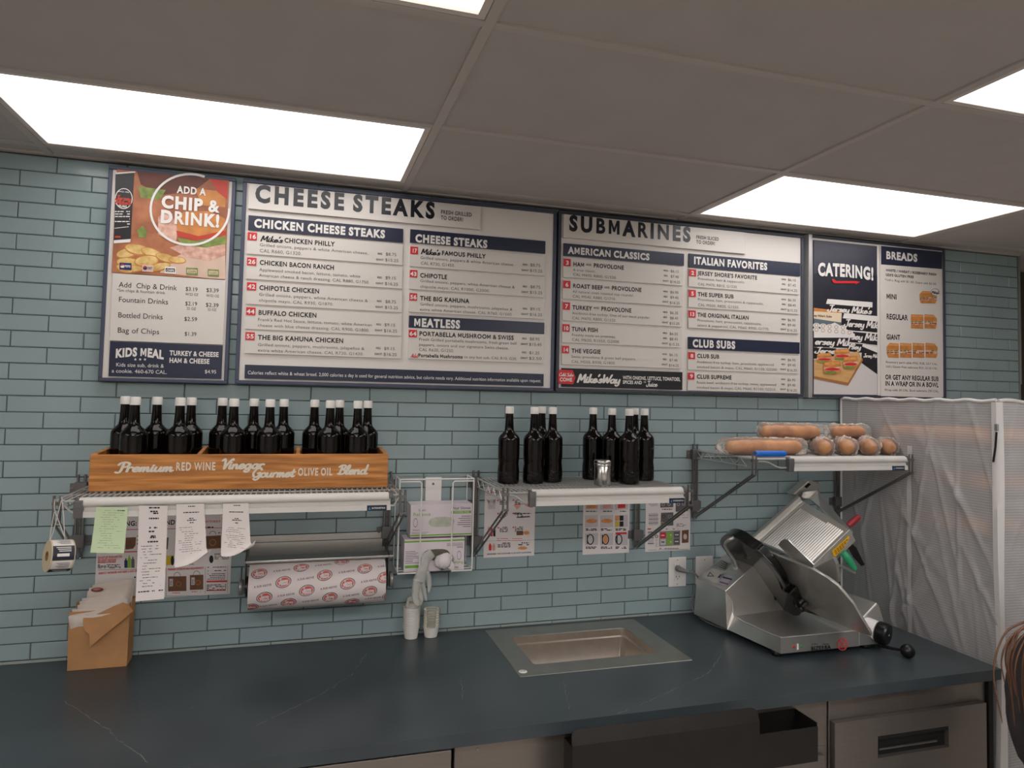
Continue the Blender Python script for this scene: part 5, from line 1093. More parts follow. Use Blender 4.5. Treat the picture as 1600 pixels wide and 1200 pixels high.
# trough and hanging panel
t = thing('utensil_trough', 'dark open topped steel trough with a rounded panel hung on its front, below the sink', 'trough', (1.8, -.80, .75))
M_TR = mat('trough_steel', (56, 53, 51), .34, .7, var=.08, vscale=16, rvar=.06)
tx0, tx1, ty0, ty1, tz0, tz1 = 1.425, 2.172, -.835, -.737, .745, .853
b = MB(); w_ = .0025
for q in ((tx0, tx1, ty0, ty0 + w_, tz0, tz1 - .01), (tx0, tx1, ty1 - w_, ty1, tz0, tz1), (tx0, tx0 + w_, ty0 + w_, ty1 - w_, tz0, tz1), (tx1 - w_, tx1, ty0 + w_, ty1 - w_, tz0, tz1), (tx0 + w_, tx1 - w_, ty0 + w_, ty1 - w_, tz0, tz0 + w_)): b.box(*q)
b.build('trough_body', M_TR, t)
a_, c_ = WY(895, 1142, -.862), WY(1187, 1110, -.862); px0, px1, pzt = a_.x, c_.x, (a_.z + c_.z) / 2; r_ = .018
P = [(px0, .30), (px1, .30)] + [(px1 - r_ + r_ * math.cos(k * math.pi / 12), pzt - r_ + r_ * math.sin(k * math.pi / 12)) for k in range(7)] + [(px0 + r_ + r_ * math.cos(math.pi / 2 + k * math.pi / 12), pzt - r_ + r_ * math.sin(math.pi / 2 + k * math.pi / 12)) for k in range(7)]
b = MB(); n = len(P)
rowsA = [V((x, (-.862 if z < pzt - .035 else -.862 + (z - pzt + .035) * .35), z)) for x, z in P]
b.grid([[p for p in rowsA], [p + V((0, .0025, 0)) for p in rowsA]], closed=True)
lo = [rowsA[0], rowsA[1], V((px1, -.862, pzt - .035)), V((px0, -.862, pzt - .035))]; hi = [V((px0, -.862, pzt - .035)), V((px1, -.862, pzt - .035))] + rowsA[2:]
for dy_ in (0, .0025): b.poly([p + V((0, dy_, 0)) for p in lo]); b.poly([p + V((0, dy_, 0)) for p in hi])
b.build('hanging_panel', M_TR, t, smooth=False)
b = MB(); b.box(px0 + .1, px0 + .13, -.8595, ty0, .80, .803); b.box(px1 - .13, px1 - .1, -.8595, ty0, .80, .803); b.build('hook', M_TR, t)
t = cabinet('right steel cabinet with a recessed drawer handle, below the slicer', 2.296, 2.948)
b = MB(); b.box(2.296, 2.926, yc, -.02, .10, ZB); b.build('cabinet_body', M_CAB, t, bevel=.002)
d0, d1, dzt, dzb, yd = 2.300, 2.905, .803, .45, yc - .022
h0, h1, hz1, hz0 = 2.462, 2.745, .746, .680
b = MB()
for q in ((d0, h0, dzb, dzt), (h1, d1, dzb, dzt), (h0, h1, hz1, dzt), (h0, h1, dzb, hz0)): b.box(q[0], q[1], yd, yc - .002, q[2], q[3])
dr_ = b.build('drawer_front', M_CAB, t, smooth=False)
b = MB(); b.box(h0, h1, yc - .006, yc - .0025, hz0, hz1); b.box(h0, h1, yd + .001, yc - .006, hz1 - .012, hz1); b.build('handle_recess', M_BLACKHOLE, dr_)
b = MB(); b.tube([(h0 + .012, yd + .010, hz0 + .020), (h1 - .040, yd + .010, hz0 + .020)], .0035, 8); b.build('handle_bar', M_STEEL, dr_)
b = MB(); b.box(2.9275, 2.948, yc - .012, -.03, 0, ZB); b.build('end_post', M_CABD, t, bevel=.002)
b = MB(); b.box(2.296, 2.926, yc + .06, -.04, 0.0, .10); b.build('plinth', M_CABD, t)

# ================================================================== brown paper bag with paper sleeves
M_KRAFT = mat('kraft_paper', (182, 134, 90), .85, var=.10, vscale=16, bump=.25, bscale=30)
bx0, bx1, by0, by1 = .053, .2155, -.098, -.026
t = thing('paper_bag', 'brown paper bag with a torn folded flap standing on the worktop', 'bag', ((bx0 + bx1) / 2, -.06, CTR))
b = MB(); n = 8; rows = []
for k in range(n + 1):
    s = k / n; z = CTR + .0006 + .176 * s; w2 = .003 * math.sin(s * 9); gus = .012 * s
    rows.append([V((bx0 - .003 * s, by0 + w2 * .5, z)), V(((bx0 + bx1) / 2, by0 - .003 * math.sin(s * 3), z)), V((bx1 + .002 * s, by0 + w2 * .4, z)), V((bx1 - gus, (by0 + by1) / 2, z)), V((bx1 + .002 * s, by1, z + .02 * s)), V(((bx0 + bx1) / 2, by1, z + .015 * s)), V((bx0 - .003 * s, by1, z + .01 * s)), V((bx0 + gus, (by0 + by1) / 2, z))])
b.grid(rows, closed=True); b.poly(rows[0]); b.build('bag_body', M_KRAFT, t, angle=25)
b = MB(); cb = lambda x, y: WY(90 + x / 7.5, 900 + y / 7.5, by0 - .006)
out = [cb(*q) + V((0, -.026 * max(0, (q[1] - 300 - (890 - q[0]) * .3) / 400), 0)) for q in ((300, 470), (345, 455), (430, 462), (520, 420), (640, 362), (760, 312), (830, 330), (892, 402), (820, 462), (700, 560), (560, 670), (400, 802), (388, 668), (330, 625), (302, 560))]
b.poly(out); b.poly([p + V((0, .0012, 0)) for p in out]); b.grid([out, [p + V((0, .0012, 0)) for p in out]], closed=True); b.build('folded_flap', M_KRAFT, t, smooth=False)
M_SLV = mat('sleeve_paper', (218, 204, 192), .8, var=.05, vscale=12)
NM = ['front', 'second', 'third', 'fourth', 'fifth', 'sixth', 'seventh', 'eighth', 'ninth', 'rearmost']
for i in range(10):
    s = i / 9; y = by0 + .0055 + s * .054; rnd = random.Random(40 + i)
    top = WY(170, 957 - 46 * s + rnd.uniform(-2, 2), y).z; xl = WY(108 + 36 * s ** .9 + rnd.uniform(-3, 3), 940, y).x; xr_ = WY(190 + 20 * s + rnd.uniform(-4, 3), 930, y).x
    tl = rnd.uniform(-.006, .022); m = MB(); rows = []
    for k in range(7):
        f_ = k / 6; z = CTR + .012 + (top - CTR - .012) * f_; bend = .0016 * math.sin(f_ * 5 + i) - .010 * max(0, f_ - .72) * (1 - s) / .28
        bl, br = bx0 + .016, bx1 - .016
        a, c_ = bl + (xl - bl) * f_, br + (xr_ - br) * f_
        rows.append([V((a + (c_ - a) * q / 6, y + bend + .0014 * math.sin(q * 1.3 + i) * f_ - .004 * f_ * (1 - s), z + tl * (q / 6 - .5) * f_)) for q in range(7)])
    m.grid(rows, 0)
    if i == 7:
        p = WY(152, 921, y - .006); m.add([(p.x + .017 * math.cos(2 * math.pi * k / 20), y - .0082, p.z + .0065 * math.sin(2 * math.pi * k / 20)) for k in range(20)], [tuple(range(20))], 1); m.add([(p.x + .012 * math.cos(2 * math.pi * k / 20), y - .0086, p.z + .004 * math.sin(2 * math.pi * k / 20)) for k in range(20)], [tuple(range(20))], 2)
    o = m.build('paper_sleeve', [M_SLV, mat('sleeve_logo', (150, 66, 66), .6), mat('sleeve_logo_inner', (196, 130, 122), .6)], None, angle=60, solid=.0006)
    tag(o, '%s white paper sleeve in the brown paper bag%s' % (NM[i], ', counted from the front' if 0 < i < 9 else ''), 'paper sleeve', 'paper sleeves in the brown bag')

# ================================================================== portion cups
M_CUP = mat('white_cup', (226, 222, 216), .45)
M_CLEAR = film('clear_cup_plastic', (236, 232, 216), .22, .08, 0, .3, 12)
def cup_proto(name, m, rb, rt, h, lid=False):
    o = thing(name, 'x', 'cup'); b = MB()
    b.lathe([(.0004, .0012), (rb - .002, .0012), (rt - .0016, h - .003), (rt + .0012, h - .0016), (rt + .0016, h), (rt, h + .0004), (rt - .0007, h - .001), (rt - .0009, h - .004), (rb, .0004), (rb - .003, 0), (.0004, 0)], n=28, caps=False)
    b.build('cup_wall', m, o, angle=40); return o
wp = cup_proto('white_portion_cup', M_CUP, .0225, .0285, .036)
c0 = V((1.108, -.040, CTR + .0005)); NW = ['lowest', 'second', 'third', 'fourth', 'fifth', 'sixth', 'seventh', 'eighth', 'ninth', 'tenth', 'eleventh', 'topmost']
for i in range(12):
    o = wp if i == 0 else copy_tree(wp); o.location = c0 + V((random.uniform(-.0004, .0004), random.uniform(-.0004, .0004), i * .0066)); o['label'] = '%s white cup in the tall stack beside the wall%s' % (NW[i], '' if i in (0, 11) else ', counted from below'); o['group'] = 'white cups in the tall stack'
cp = cup_proto('clear_cup', M_CLEAR, .020, .031, .024); cp['label'] = 'shallow clear cup upside down and tilted on top of the white cup stack'; cp.location = c0 + V((.002, -.001, 11 * .0066 + .0655)); cp.rotation_euler = (math.pi + .12, -.22, 0)
c1_ = V((1.179, -.040, CTR + .0005)); o = copy_tree(wp); o.location = c1_; o['label'] = 'single white cup holding the clear cups'; o['group'] = 'cups of the short stack'
cc = cup_proto('clear_cup', M_CLEAR, .0215, .0295, .042); NC = ['lowest', 'second', 'third', 'fourth', 'fifth', 'topmost']
for i in range(6):
    o = cc if i == 0 else copy_tree(cc); o.location = c1_ + V((.0006 * (i % 2), 0,   .010 + i * .0088)); o['label'] = '%s clear cup in the short stack%s' % (NC[i], '' if i in (0, 5) else ', counted from below'); o['group'] = 'clear cups of the short stack'
# ================================================================== meat slicer
CS = (1020, 740, 3.81)
def cs_(x, y): return (CS[0] + x / CS[2], CS[1] + y / CS[2])
sl = thing('meat_slicer', 'silver meat slicer with a black blade cover and ribbed tray on the worktop', 'slicer', (2.48, -.3, CTR))
M_CAST = mat('slicer_aluminium', (204, 201, 196), .32, .82, var=.05, vscale=8, rvar=.06)
M_CASTB = mat('slicer_bright_edge', (206, 203, 197), .3, .7)
M_GP = mat('gauge_plate_steel', (206, 202, 196), .32, .76, var=.06, vscale=30, stretch=(1, 14, 1), rvar=.05)
YFS = -.531
# base with concave deck and motor housing
T1 = WY(*cs_(262, 625), -.075); T2 = WY(*cs_(402, 505), -.075); nT = V((-(T2.z - T1.z), 0, (T2.x - T1.x))).normalized()
T4 = WP(*cs_(432, 700), T1, nT); T3 = WP(*cs_(590, 556), T1, nT)
Lp = [T1, T1.lerp(T4, .5), T4]; xs = [T4.x, 2.268, 2.270, 2.272, 2.274, 2.276, 2.278, 2.279]
for k, (a, c_) in enumerate(((436, 745), (450, 795), (485, 848), (545, 885), (640, 928), (710, 958), (752, 972))): Lp.append(WX(*cs_(a, c_), xs[k + 1]))
for p in Lp[3:]: p.y = min(p.y, T4.y - .001)
Lp[-1] = V((2.279, YFS, Lp[-1].z)); zd = Lp[-1].z
T2, T3c = T2 + (T2 - T1).normalized() * .065, T3; T3 = T3 + (T2 - T1).normalized() * .065
Rp = [T2, T2.lerp(T3, .5), T3]
for k, p in enumerate(Lp[3:]):
    s = (k + 1) / 7; Rp.append(V((T3.x + (2.60 - T3.x) * min(1, s * 1.5), p.y, zd + (T3.z - zd) * max(0, 1 - s * 1.9) ** 2)))
Rp[-1] = V((2.60, YFS, zd))
b = MB(); N = 10; rows = []
for l, r in zip(Lp, Rp): rows.append([l.lerp(r, i / N) for i in range(N + 1)])
b.grid(rows)
zb = .934
def basel(y): return V((2.224 + (2.279 - 2.224) * min(1, max(0, (-.09 - y) / .44)), y, zb))
b.grid([[basel(p.y) for p in Lp], Lp])                                     # left side
b.grid([[V((p.x, p.y, zb)) for p in rows[0]], rows[0]])                    # back
b.grid([rows[-1], [V((p.x, p.y, zb)) for p in rows[-1]]])                  # front under the deck
b.grid([Rp, [V((p.x, p.y, zb)) for p in Rp]])
b.poly([basel(p.y) for p in Lp] + [V((p.x, p.y, zb)) for p in reversed(Rp)])
body = b.build('housing', M_CAST, sl, angle=28)
b = MB(); b.tube([p + V((0, 0, .0005)) for p in Lp[1:]], .0032, 8); b.tube([V((2.279, YFS, zd)), V((2.60, YFS, zd))], .0030, 8); b.tube([T4, T3c], .0025, 8); b.build('edge_bead', M_CASTB, body)
# front panel to the right, control marks
b = MB(); q = [WY(*cs_(*k), YFS) for k in ((1190, 936), (1290, 962), (1382, 1012), (1380, 1020))]; x_e = WY(*cs_(1382, 1016), YFS).x
b.plate([(2.60, YFS, zb), (x_e, YFS, zb), (x_e, YFS, zb + .012), (q[1].x, YFS, q[1].z), (2.60, YFS, zd)], (0, .30, 0)); b.build('front_panel', M_CAST, body, bevel=.003)
def mark(nm, ms, fn):
    b = MB(); f = Face(b, YFS - .0012, CS); fn(f); return b.build(nm, ms, body, smooth=False)
def btn(px, m, nm, lab):
    b = MB(); q = WY(*cs_(*px), YFS); b.lathe([(.0042, 0), (.0042, .0022), (.0036, .003), (.0004, .0031)], (q.x, YFS, q.z), (0, -1, 0), 18); b.build(nm, m, body)['label'] = lab
btn((838, 1031), mat('button_red', (206, 40, 40), .35), 'push_button', 'red push button'); btn((887, 1028), mat('button_green', (40, 150, 90), .35), 'push_button', 'green push button')
mark('white_marker', [M_WHITE], lambda f: f.p([(857, 1012), (869, 1011), (869, 1048), (857, 1049)], 0))
def _lt(f): f.t('BIZERBA', 942, 1052, 1060, 20, 0, 'x', track=.05); f.lines(945, 1012, 1050, 1, 8, 5, 1, seed=4)
mark('maker_lettering', [M_INK, M_GREYINK], _lt)
def _ws(f): f.ring(1128, 1016, 27, 5, 0, ry=32, n=28); f.ring(1128, 1016, 20, 1.5, 0, ry=25, n=24); f.p([(1108, 994), (1112, 990), (1148, 1036), (1144, 1040)], 0, .0006); f.p([(1144, 990), (1148, 994), (1112, 1040), (1108, 1036)], 0, .0008)
mark('warning_sticker', [mat('warning_red', (206, 70, 72), .5)], _ws)
# label plates on the motor housing top
b = MB()
def onT(x, y, l=.0008): return WP(*cs_(x, y), T1 + nT * l, nT)
b.poly([onT(*k) for k in ((290, 612), (350, 560), (438, 590), (376, 655))], 0); b.poly([onT(*k) for k in ((362, 548), (405, 512), (470, 535), (428, 578))], 1); b.poly([onT(*k) for k in ((410, 592), (478, 612), (440, 672), (384, 655))], 2)
b.poly([onT(*k, .0012) for k in ((322, 612), (340, 585), (366, 612))], 3); b.poly([onT(*k, .0015) for k in ((330, 608), (341, 592), (357, 608))], 0)
for i in range(4): b.poly([onT(*k, .0013) for k in ((374 + i * 12, 545 - i * 9), (384 + i * 12, 549 - i * 9), (440 + i * 4, 566 - i * 9), (432 + i * 4, 570 - i * 9))], 3)
b.poly([onT(*k, .0013) for k in ((418, 612), (472, 626), (468, 634), (414, 620))], 3); b.poly([onT(*k, .0013) for k in ((400, 640), (450, 655), (446, 662), (396, 648))], 4); b.poly([onT(*k, .0013) for k in ((386, 618), (402, 598), (408, 602), (394, 622))], 3)
b.build('rating_labels', [mat('label_grey', (190, 188, 182), .5), mat('label_pale', (150, 150, 146), .5), mat('label_lilac', (170, 166, 182), .5), M_INK, mat('label_mauve', (110, 76, 92), .5)], body, smooth=False)
b = MB()
for x, y in ((2.285, -.49), (2.62, -.50), (2.27, -.12), (2.62, -.14)): b.lathe([(.016, 0), (.018, .003), (.018, .010), (.012, .0195)], (x, y, CTR + .0005), (0, 0, 1), 18)
for k in range(4):
    m = MB(); x, y = ((2.292, -.492), (2.655, -.50), (2.27, -.12), (2.62, -.14))[k]; m.lathe([(.016, 0), (.018, .003), (.018, .010), (.012, .0192)], (x, y, CTR + .0005), (0, 0, 1), 18); m.build('foot', M_BLACK, sl)
# blade plane: holds the y axis, leans left at the top
sN = V((.79, 0, .61)).normalized(); Pb = V((2.415, -.25, 1.125))
def onB(x, y, l=0.0): return WP(*cs_(x, y), Pb + sN * l, sN)
b = MB()
g_ = [onB(*k, .020) for k in ((560, 440), (640, 446), (740, 486), (830, 520), (950, 568), (1040, 618), (1100, 664), (1145, 715), (1195, 775), (1250, 868), (1296, 945), (1300, 968), (1240, 950), (1190, 932), (1090, 890), (1000, 852), (905, 800), (800, 740), (700, 640))]
b.plate(g_, sN * .007); b.build('gauge_plate', M_GP, sl, bevel=.002)
b = MB(); b.tube([p - sN * .001 for p in g_[2:11]], .0028, 8); b.build('edge_bead', M_CASTB, sl)
cov = [onB(*k) for k in ((424, 392), (432, 362), (455, 346), (490, 346), (540, 366), (585, 400), (632, 430), (640, 446), (690, 494), (735, 548), (775, 612), (795, 668), (838, 690), (858, 728), (872, 762), (904, 788), (906, 806), (884, 822), (840, 812), (790, 790), (735, 745), (680, 672), (620, 588), (570, 540), (520, 505), (478, 470), (448, 430))]
b = MB(); cov = catmull(cov, 3, True); b.plate([p + sN * .018 for p in cov], sN * -.042); b.build('blade_cover', mat('gloss_black', (13, 13, 15), .22, coat=.4), sl, bevel=.011, seg=3)
b = MB(); rg = [onB(*k, -.020) for k in ((600, 452), (655, 505), (705, 560), (748, 618), (786, 680), (800, 668), (760, 596), (712, 534), (660, 480), (615, 446))]; b.plate(rg, sN * -.006); b.build('guard_rim', mat('rim_charcoal', (34, 34, 37), .25), sl, bevel=.002)  # rim in a slightly lighter black than the blade cover
b = MB(); b.tube([onB(*k, -.032) for k in ((838, 720), (858, 770), (880, 806))], .008, 10); b.lathe([(.0004, -.006), (.010, -.006), (.012, 0), (.010, .006), (.0004, .006)], onB(884, 806, -.034), -sN, 16); b.build('cover_knob', M_BLACK, sl)
hp = [onT(498, 560, -.002)] + [onB(*k, l) for k, l in (((487, 520), -.052), ((447, 462), -.058), ((430, 425), -.060), ((448, 398), -.058), ((482, 381), -.040))]
b = MB(); b.tube(catmull(hp, 6), .0062, 10); b.lathe([(.014, -.002), (.013, .005), (.007, .008)], hp[0], nT, 16, 0); b.build('lift_handle', M_CASTB, sl)
# right block with thickness dial
b = MB(); F = [WY(*cs_(*k), -.497) for k in ((1240, 870), (1335, 768), (1350, 790), (1386, 905), (1382, 1012), (1286, 962))]
b.plate(F, (-.02, .22, .004)); b.build('dial_housing', M_CAST, sl, bevel=.004)
dc = WY(*cs_(1312, 930), -.515); ax = V((.42, -.90, -.10)).normalized()
b = MB(); b.lathe([(.036, -.03), (.036, 0), (.034, .012), (.026, .014)], dc, ax, 32); dl = b.build('dial_ring', M_WHITE, sl, angle=40)
b = MB(); kc = dc + ax * .016; b.lathe([(.020, -.006), (.036, 0), (.038, .004), (.038, .030), (.034, .036), (.0004, .037)], kc, ax, 14); b.build('thickness_knob', M_BLACK, sl, angle=30)
b = MB(); b.lathe([(.0035, .0375), (.0004, .0378)], kc, ax, 10); b.build('knob_dot', M_WHITE, dl)
# lever with ball
bc = WZ(*cs_(1517, 1056), CTR + .0245)
b = MB(); b.tube([WY(*cs_(1345, 1020), -.535), WY(*cs_(1420, 1040), (bc.y - .535) / 2), bc], [.0065, .0055, .004], 10); lv = b.build('lever_arm', M_BLACK, sl)
b = MB(); b.lathe([(.0235 * math.sin(math.pi * i / 12) + .0002, -.0235 * math.cos(math.pi * i / 12)) for i in range(13)], bc, (0, 0, 1), 24); b.build('ball_grip', M_BLACK, lv, angle=80)
# carriage tray with ribs, rising away from the blade
A_, B_, D_, C_ = WY(*cs_(600, 392), -.1), WY(*cs_(872, 150), -.1), WY(*cs_(945, 545), -.4), WY(*cs_(1166, 330), -.4)
nR = (B_ - A_).cross(D_ - A_).normalized(); nR = nR if nR.z > 0 else -nR
b = MB(); b.plate([A_, B_, C_, D_], nR * -.006); tr = b.build('carriage_tray', M_GP, sl)
b = MB(); dv = lambda s, q: A_ * (1 - s) * (1 - q) + B_ * (1 - s) * q + D_ * s * (1 - q) + C_ * s * q
for i in range(22):
    s = .17 + i * .82 / 22; q1 = .86 if i < 14 else .90; hw_ = .0050
    p0, p1 = dv(s, .02), dv(s, q1); e = (D_ - A_).normalized() * hw_
    b.add([p0 - e, p0 + nR * .004, p0 + e, p1 - e, p1 + nR * .004, p1 + e], [(0, 1, 4, 3), (1, 2, 5, 4), (0, 2, 1), (3, 4, 5)])
b.build('tray_rib', M_CASTB, tr, smooth=False)['kind'] = 'stuff'
b = MB(); e = (D_ - A_).normalized()
b.plate([A_ - e * .004, B_ - e * .004, B_ + e * .012, A_ + e * .012], nR * .016); b.plate([dv(.10, .0), dv(.10, 1), dv(.125, 1), dv(.125, 0)], nR * .003); b.build('tray_flange', M_CAST, tr, bevel=.002)
# front apron of the tray with caution sticker
ap = [D_ + e * .001, C_ + e * .001, C_ - nR * .055 + e * .004, D_ - nR * .055 + e * .004]
b = MB(); b.plate(ap, e * .004); apr = b.build('tray_apron', M_GP, tr, bevel=.0015)
b = MB(); nA = e; st = [WP(*cs_(*k), C_ + e * .0062, e) for k in ((1066, 462), (1168, 368), (1176, 402), (1082, 500))]; b.poly(st, 0)
u_, w_ = st[1] - st[0], st[3] - st[0]
for r_ in range(3):
    for k in range(6 - r_): b.poly([st[0] + u_ * (.1 + k * .135 + dx_) + w_ * (.24 + r_ * .22 + dy_) + e * .0004 for dx_, dy_ in ((0, 0), (.1, 0), (.1, .1), (0, .1))], 1)
b.build('caution_sticker', [mat('caution_yellow', (236, 176, 30), .45), M_INK], apr, smooth=False)
# rounded guard fin between blade and tray
b = MB(); b.plate([onB(*k, .034) for k in ((745, 425), (760, 402), (782, 390), (806, 396), (828, 420), (900, 488), (958, 545), (940, 580), (880, 548), (828, 518), (790, 470))], sN * .004); b.build('guard_fin', M_CASTB, sl, bevel=.001)
# remnant arm along the upper edge of the tray
b = MB(); arm = [WY(*cs_(*k), yy) for k, yy in (((900, 120), -.10), ((990, 112), -.10), ((1035, 172), -.17), ((1110, 262), -.28), ((1192, 350), -.39), ((1190, 392), -.40), ((1150, 372), -.39), ((1096, 336), -.35), ((1050, 290), -.28), ((1000, 214), -.17), ((935, 160), -.10), ((890, 152), -.10))]
b.plate(arm, nR * .014); ar = b.build('pusher_arm', M_CAST, sl, bevel=.004)
b = MB(); hd = [WY(*cs_(*k), -.085) for k in ((838, 122), (900, 70), (925, 45), (948, 42), (998, 66), (996, 92), (960, 112), (985, 130), (930, 152), (905, 158))]; b.plate(hd, (0, .05, 0)); b.build('arm_head', M_CAST, ar, bevel=.004)
b = MB(); hd = [WY(*cs_(*k), -.0865) for k in ((902, 78), (928, 56), (942, 64), (916, 88))]; b.plate(hd, (0, .001, 0)); b.build('head_slot', M_BLACKHOLE, ar)
# support under the tray
b = MB(); b.plate([onB(*k, .05) for k in ((960, 560), (1070, 500), (1090, 540), (1105, 650), (1040, 610))], (.03, .02, 0)); b.build('carriage_support', M_CAST, sl, bevel=.003)
def grip(name, px, ys, rs, m, flat=1.0):
    P = catmull([WY(*cs_(*k), y) for k, y in zip(px, ys)], 5); k = len(P); R_ = []
    for i in range(k):
        s = i / (k - 1) * (len(rs) - 1); j = min(int(s), len(rs) - 2); R_.append((rs[j] + (rs[j + 1] - rs[j]) * (s - j)))
    g = MB(); g.tube(P, R_, 14); return g.build(name, m, sl, angle=50)
grip('carriage_grip', [(1160, 312), (1190, 287), (1228, 256)], (-.34, -.34, -.34), (.010, .0125, .0125, .009), mat('grip_red', (150, 34, 44), .4), 1)['label'] = 'red carriage grip'
grip('carriage_grip', [(1132, 468), (1165, 512), (1205, 572)], (-.42, -.43, -.44), (.012, .0145, .013, .009), mat('grip_green', (42, 150, 104), .4), 1)['label'] = 'green carriage grip'
b = MB(); b.plate([WY(*cs_(*k), -.40) for k in ((1162, 440), (1188, 420), (1212, 440), (1264, 545), (1242, 552), (1196, 500))], (.012, .02, 0)); b.build('carriage_grip', M_BLACK, sl, bevel=.003)['label'] = 'black flat carriage grip'
b = MB(); b.tube([WY(*cs_(1062, 532), -.42), WY(*cs_(1140, 560), -.43), WY(*cs_(1206, 588), -.44)], .0058, 10); b.build('carriage_rod', M_STEEL, sl)
# ================================================================== covered rack at the right end
rx0, rx1, ry0, ry1, rzt = 2.988, 3.62, -.742, -.02, 1.795
rk = thing('sheet_pan_rack', 'tall metal tray rack inside the clear plastic cover', 'rack', (3.3, -.38, 0))
M_ALUR = mat('rack_aluminium', (150, 150, 150), .4, .9)
for x in (rx0 + .03, rx1 - .03):
    for y in (ry0 + .03, ry1 - .03):
        b = MB(); b.box(x - .013, x + .013, y - .013, y + .013, .10, rzt - .03); b.build('rack_post', M_ALUR, rk, bevel=.002)
        b = MB(); b.lathe([(.0004, -.013), (.045, -.013), (.048, -.009), (.048, .009), (.045, .013), (.0004, .013)], (x, y, .0495), (1, 0, 0), 20); b.build('caster', M_BLACK, rk)
for i in range(9):
    z = .28 + i * .165
    for x in (rx0 + .045, rx1 - .045):
        b = MB(); b.box(x - .018, x + .018, ry0 + .02, ry1 - .02, z - .002, z); b.box(x - .0015, x + .0015, ry0 + .02, ry1 - .02, z, z + .02); b.build('tray_runner', M_ALUR, rk)
b = MB()
for z in (.12, rzt - .035):
    for y in (ry0 + .03, ry1 - .03): b.box(rx0 + .043, rx1 - .043, y - .01, y + .01, z - .01, z + .01)
    for x in (rx0 + .03, rx1 - .03): b.box(x - .01, x + .01, ry0 + .043, ry1 - .043, z - .01, z + .01)
b.build('rack_rail', M_ALUR, rk)
M_TRAY = mat('baking_tray', (96, 92, 90), .45, .8)
TN = ['lowest', 'second', 'third', 'fourth', 'fifth', 'sixth', 'seventh', 'eighth', 'topmost']
for i in (1, 3, 5, 6, 7, 8):
    z = .28 + i * .165 + .0205; b = MB(); x0, x1, y0, y1 = rx0 + .06, rx1 - .06, ry0 + .06, ry1 - .06
    b.box(x0, x1, y0, y1, z, z + .0018)
    for q in ((x0, x1, y0, y0 + .002), (x0, x1, y1 - .002, y1), (x0, x0 + .002, y0 + .002, y1 - .002), (x1 - .002, x1, y0 + .002, y1 - .002)): b.box(*q, z + .0018, z + .022)
    o = b.build('baking_tray', M_TRAY, None); tag(o, 'baking tray on the %s level of the covered rack%s' % (TN[i], '' if i == 8 else ', counted from below'), 'tray', 'trays in the covered rack')
def rloaf(x, y, z, L_, r, d, label):
    m = MB(); P = [V((x, y, z + r)) + V(d) * (L_ * (k / 8 - .5)) for k in range(9)]; m.tube(P, [r * (.45 if k in (0, 8) else .9 if k in (1, 7) else 1) for k in range(9)], 14)
    o = m.build('bread_loaf', M_BREAD, None, angle=80); tag(o, label, 'bread', 'loaves in the covered rack')
z8, z7, z6 = (.28 + k * .165 + .0225 for k in (8, 7, 6))
for k in range(5): rloaf(rx0 + .115 + k * .1, -.38, z8, .56, .036, (0, 1, 0), 'loaf on the topmost covered tray, %s from the left' % ('first', 'second', 'third', 'fourth', 'fifth')[k])
for k in range(4): rloaf(rx0 + .115 + k * .115, -.40, z7, .52, .040, (0, 1, 0), 'loaf on the second highest covered tray, %s from the left' % ('first', 'second', 'third', 'fourth')[k])
for k in range(3): rloaf(rx0 + .13 + k * .15, -.36, z6, .50, .040, (0, 1, 0), 'loaf on the third highest covered tray, %s from the left' % ('first', 'second', 'third')[k])
# the plastic cover
M_COVER = film('ribbed_clear_plastic', (236, 232, 232), .43, .2, 34.0, .55, 6)
M_PIPE = mat('cover_binding', (214, 210, 208), .45)
cv = thing('plastic_rack_cover', 'ribbed clear plastic cover draped over the tall rack, zipped at its front corner', 'cover', (3.3, -.38, .2))
rnd = random.Random(21)
folds = [(rnd.uniform(0, 1), rnd.uniform(.05, .95), rnd.uniform(-1.2, 1.2), rnd.uniform(.006, .016), rnd.uniform(.006, .016)) for _ in range(46)]
def wr(s, q):
    h = 0
    for a, c_, an, am, wd in folds:
        d = (s - a) * math.cos(an) + (q - c_) * math.sin(an); l = -(s - a) * math.sin(an) + (q - c_) * math.cos(an)
        h += am * math.exp(-(d / wd) ** 2) * math.exp(-(l / .22) ** 2)
    return h + .004 * math.sin(s * 7 + q * 3)
b = MB(); nz, ny, nx = 190, 120, 90; zb_ = .12
b.grid([[V((rx0 - .004 - wr(j / ny, i / nz) * .6 * min(1, 3 * j / ny + .05), ry1 + (ry0 - ry1) * j / ny, zb_ + (rzt - zb_) * i / nz)) for j in range(ny + 1)] for i in range(nz + 1)])
b.build('side_sheet', M_COVER, cv, angle=180)
b = MB(); b.grid([[V((rx0 - .004 + (rx1 + .008 - rx0) * j / nx, ry0 - .002 - wr(1 - j / nx, i / nz) * .5 * min(1, 6 * j / nx), zb_ + (rzt - zb_) * i / nz)) for j in range(nx + 1)] for i in range(nz + 1)])
b.build('front_sheet', M_COVER, cv, angle=180)
b = MB(); b.grid([[V((rx0 - .004 + (rx1 + .008 - rx0) * j / 24, ry1 + (ry0 - .002 - ry1) * i / 24, rzt + .003 * math.sin(j * .9) * math.sin(i * .7) + .004)) for j in range(25)] for i in range(25)])
b.build('top_sheet', M_COVER, cv, angle=180)
b = MB(); b.grid([[V((rx1 + .004, ry1 + (ry0 - ry1) * j / 4, zb_ + (rzt - zb_) * i / 4)) for j in range(5)] for i in range(5)]); b.build('side_sheet', M_COVER, cv)
b = MB(); zz = [zb_ + (rzt - zb_) * i / 40 for i in range(41)]
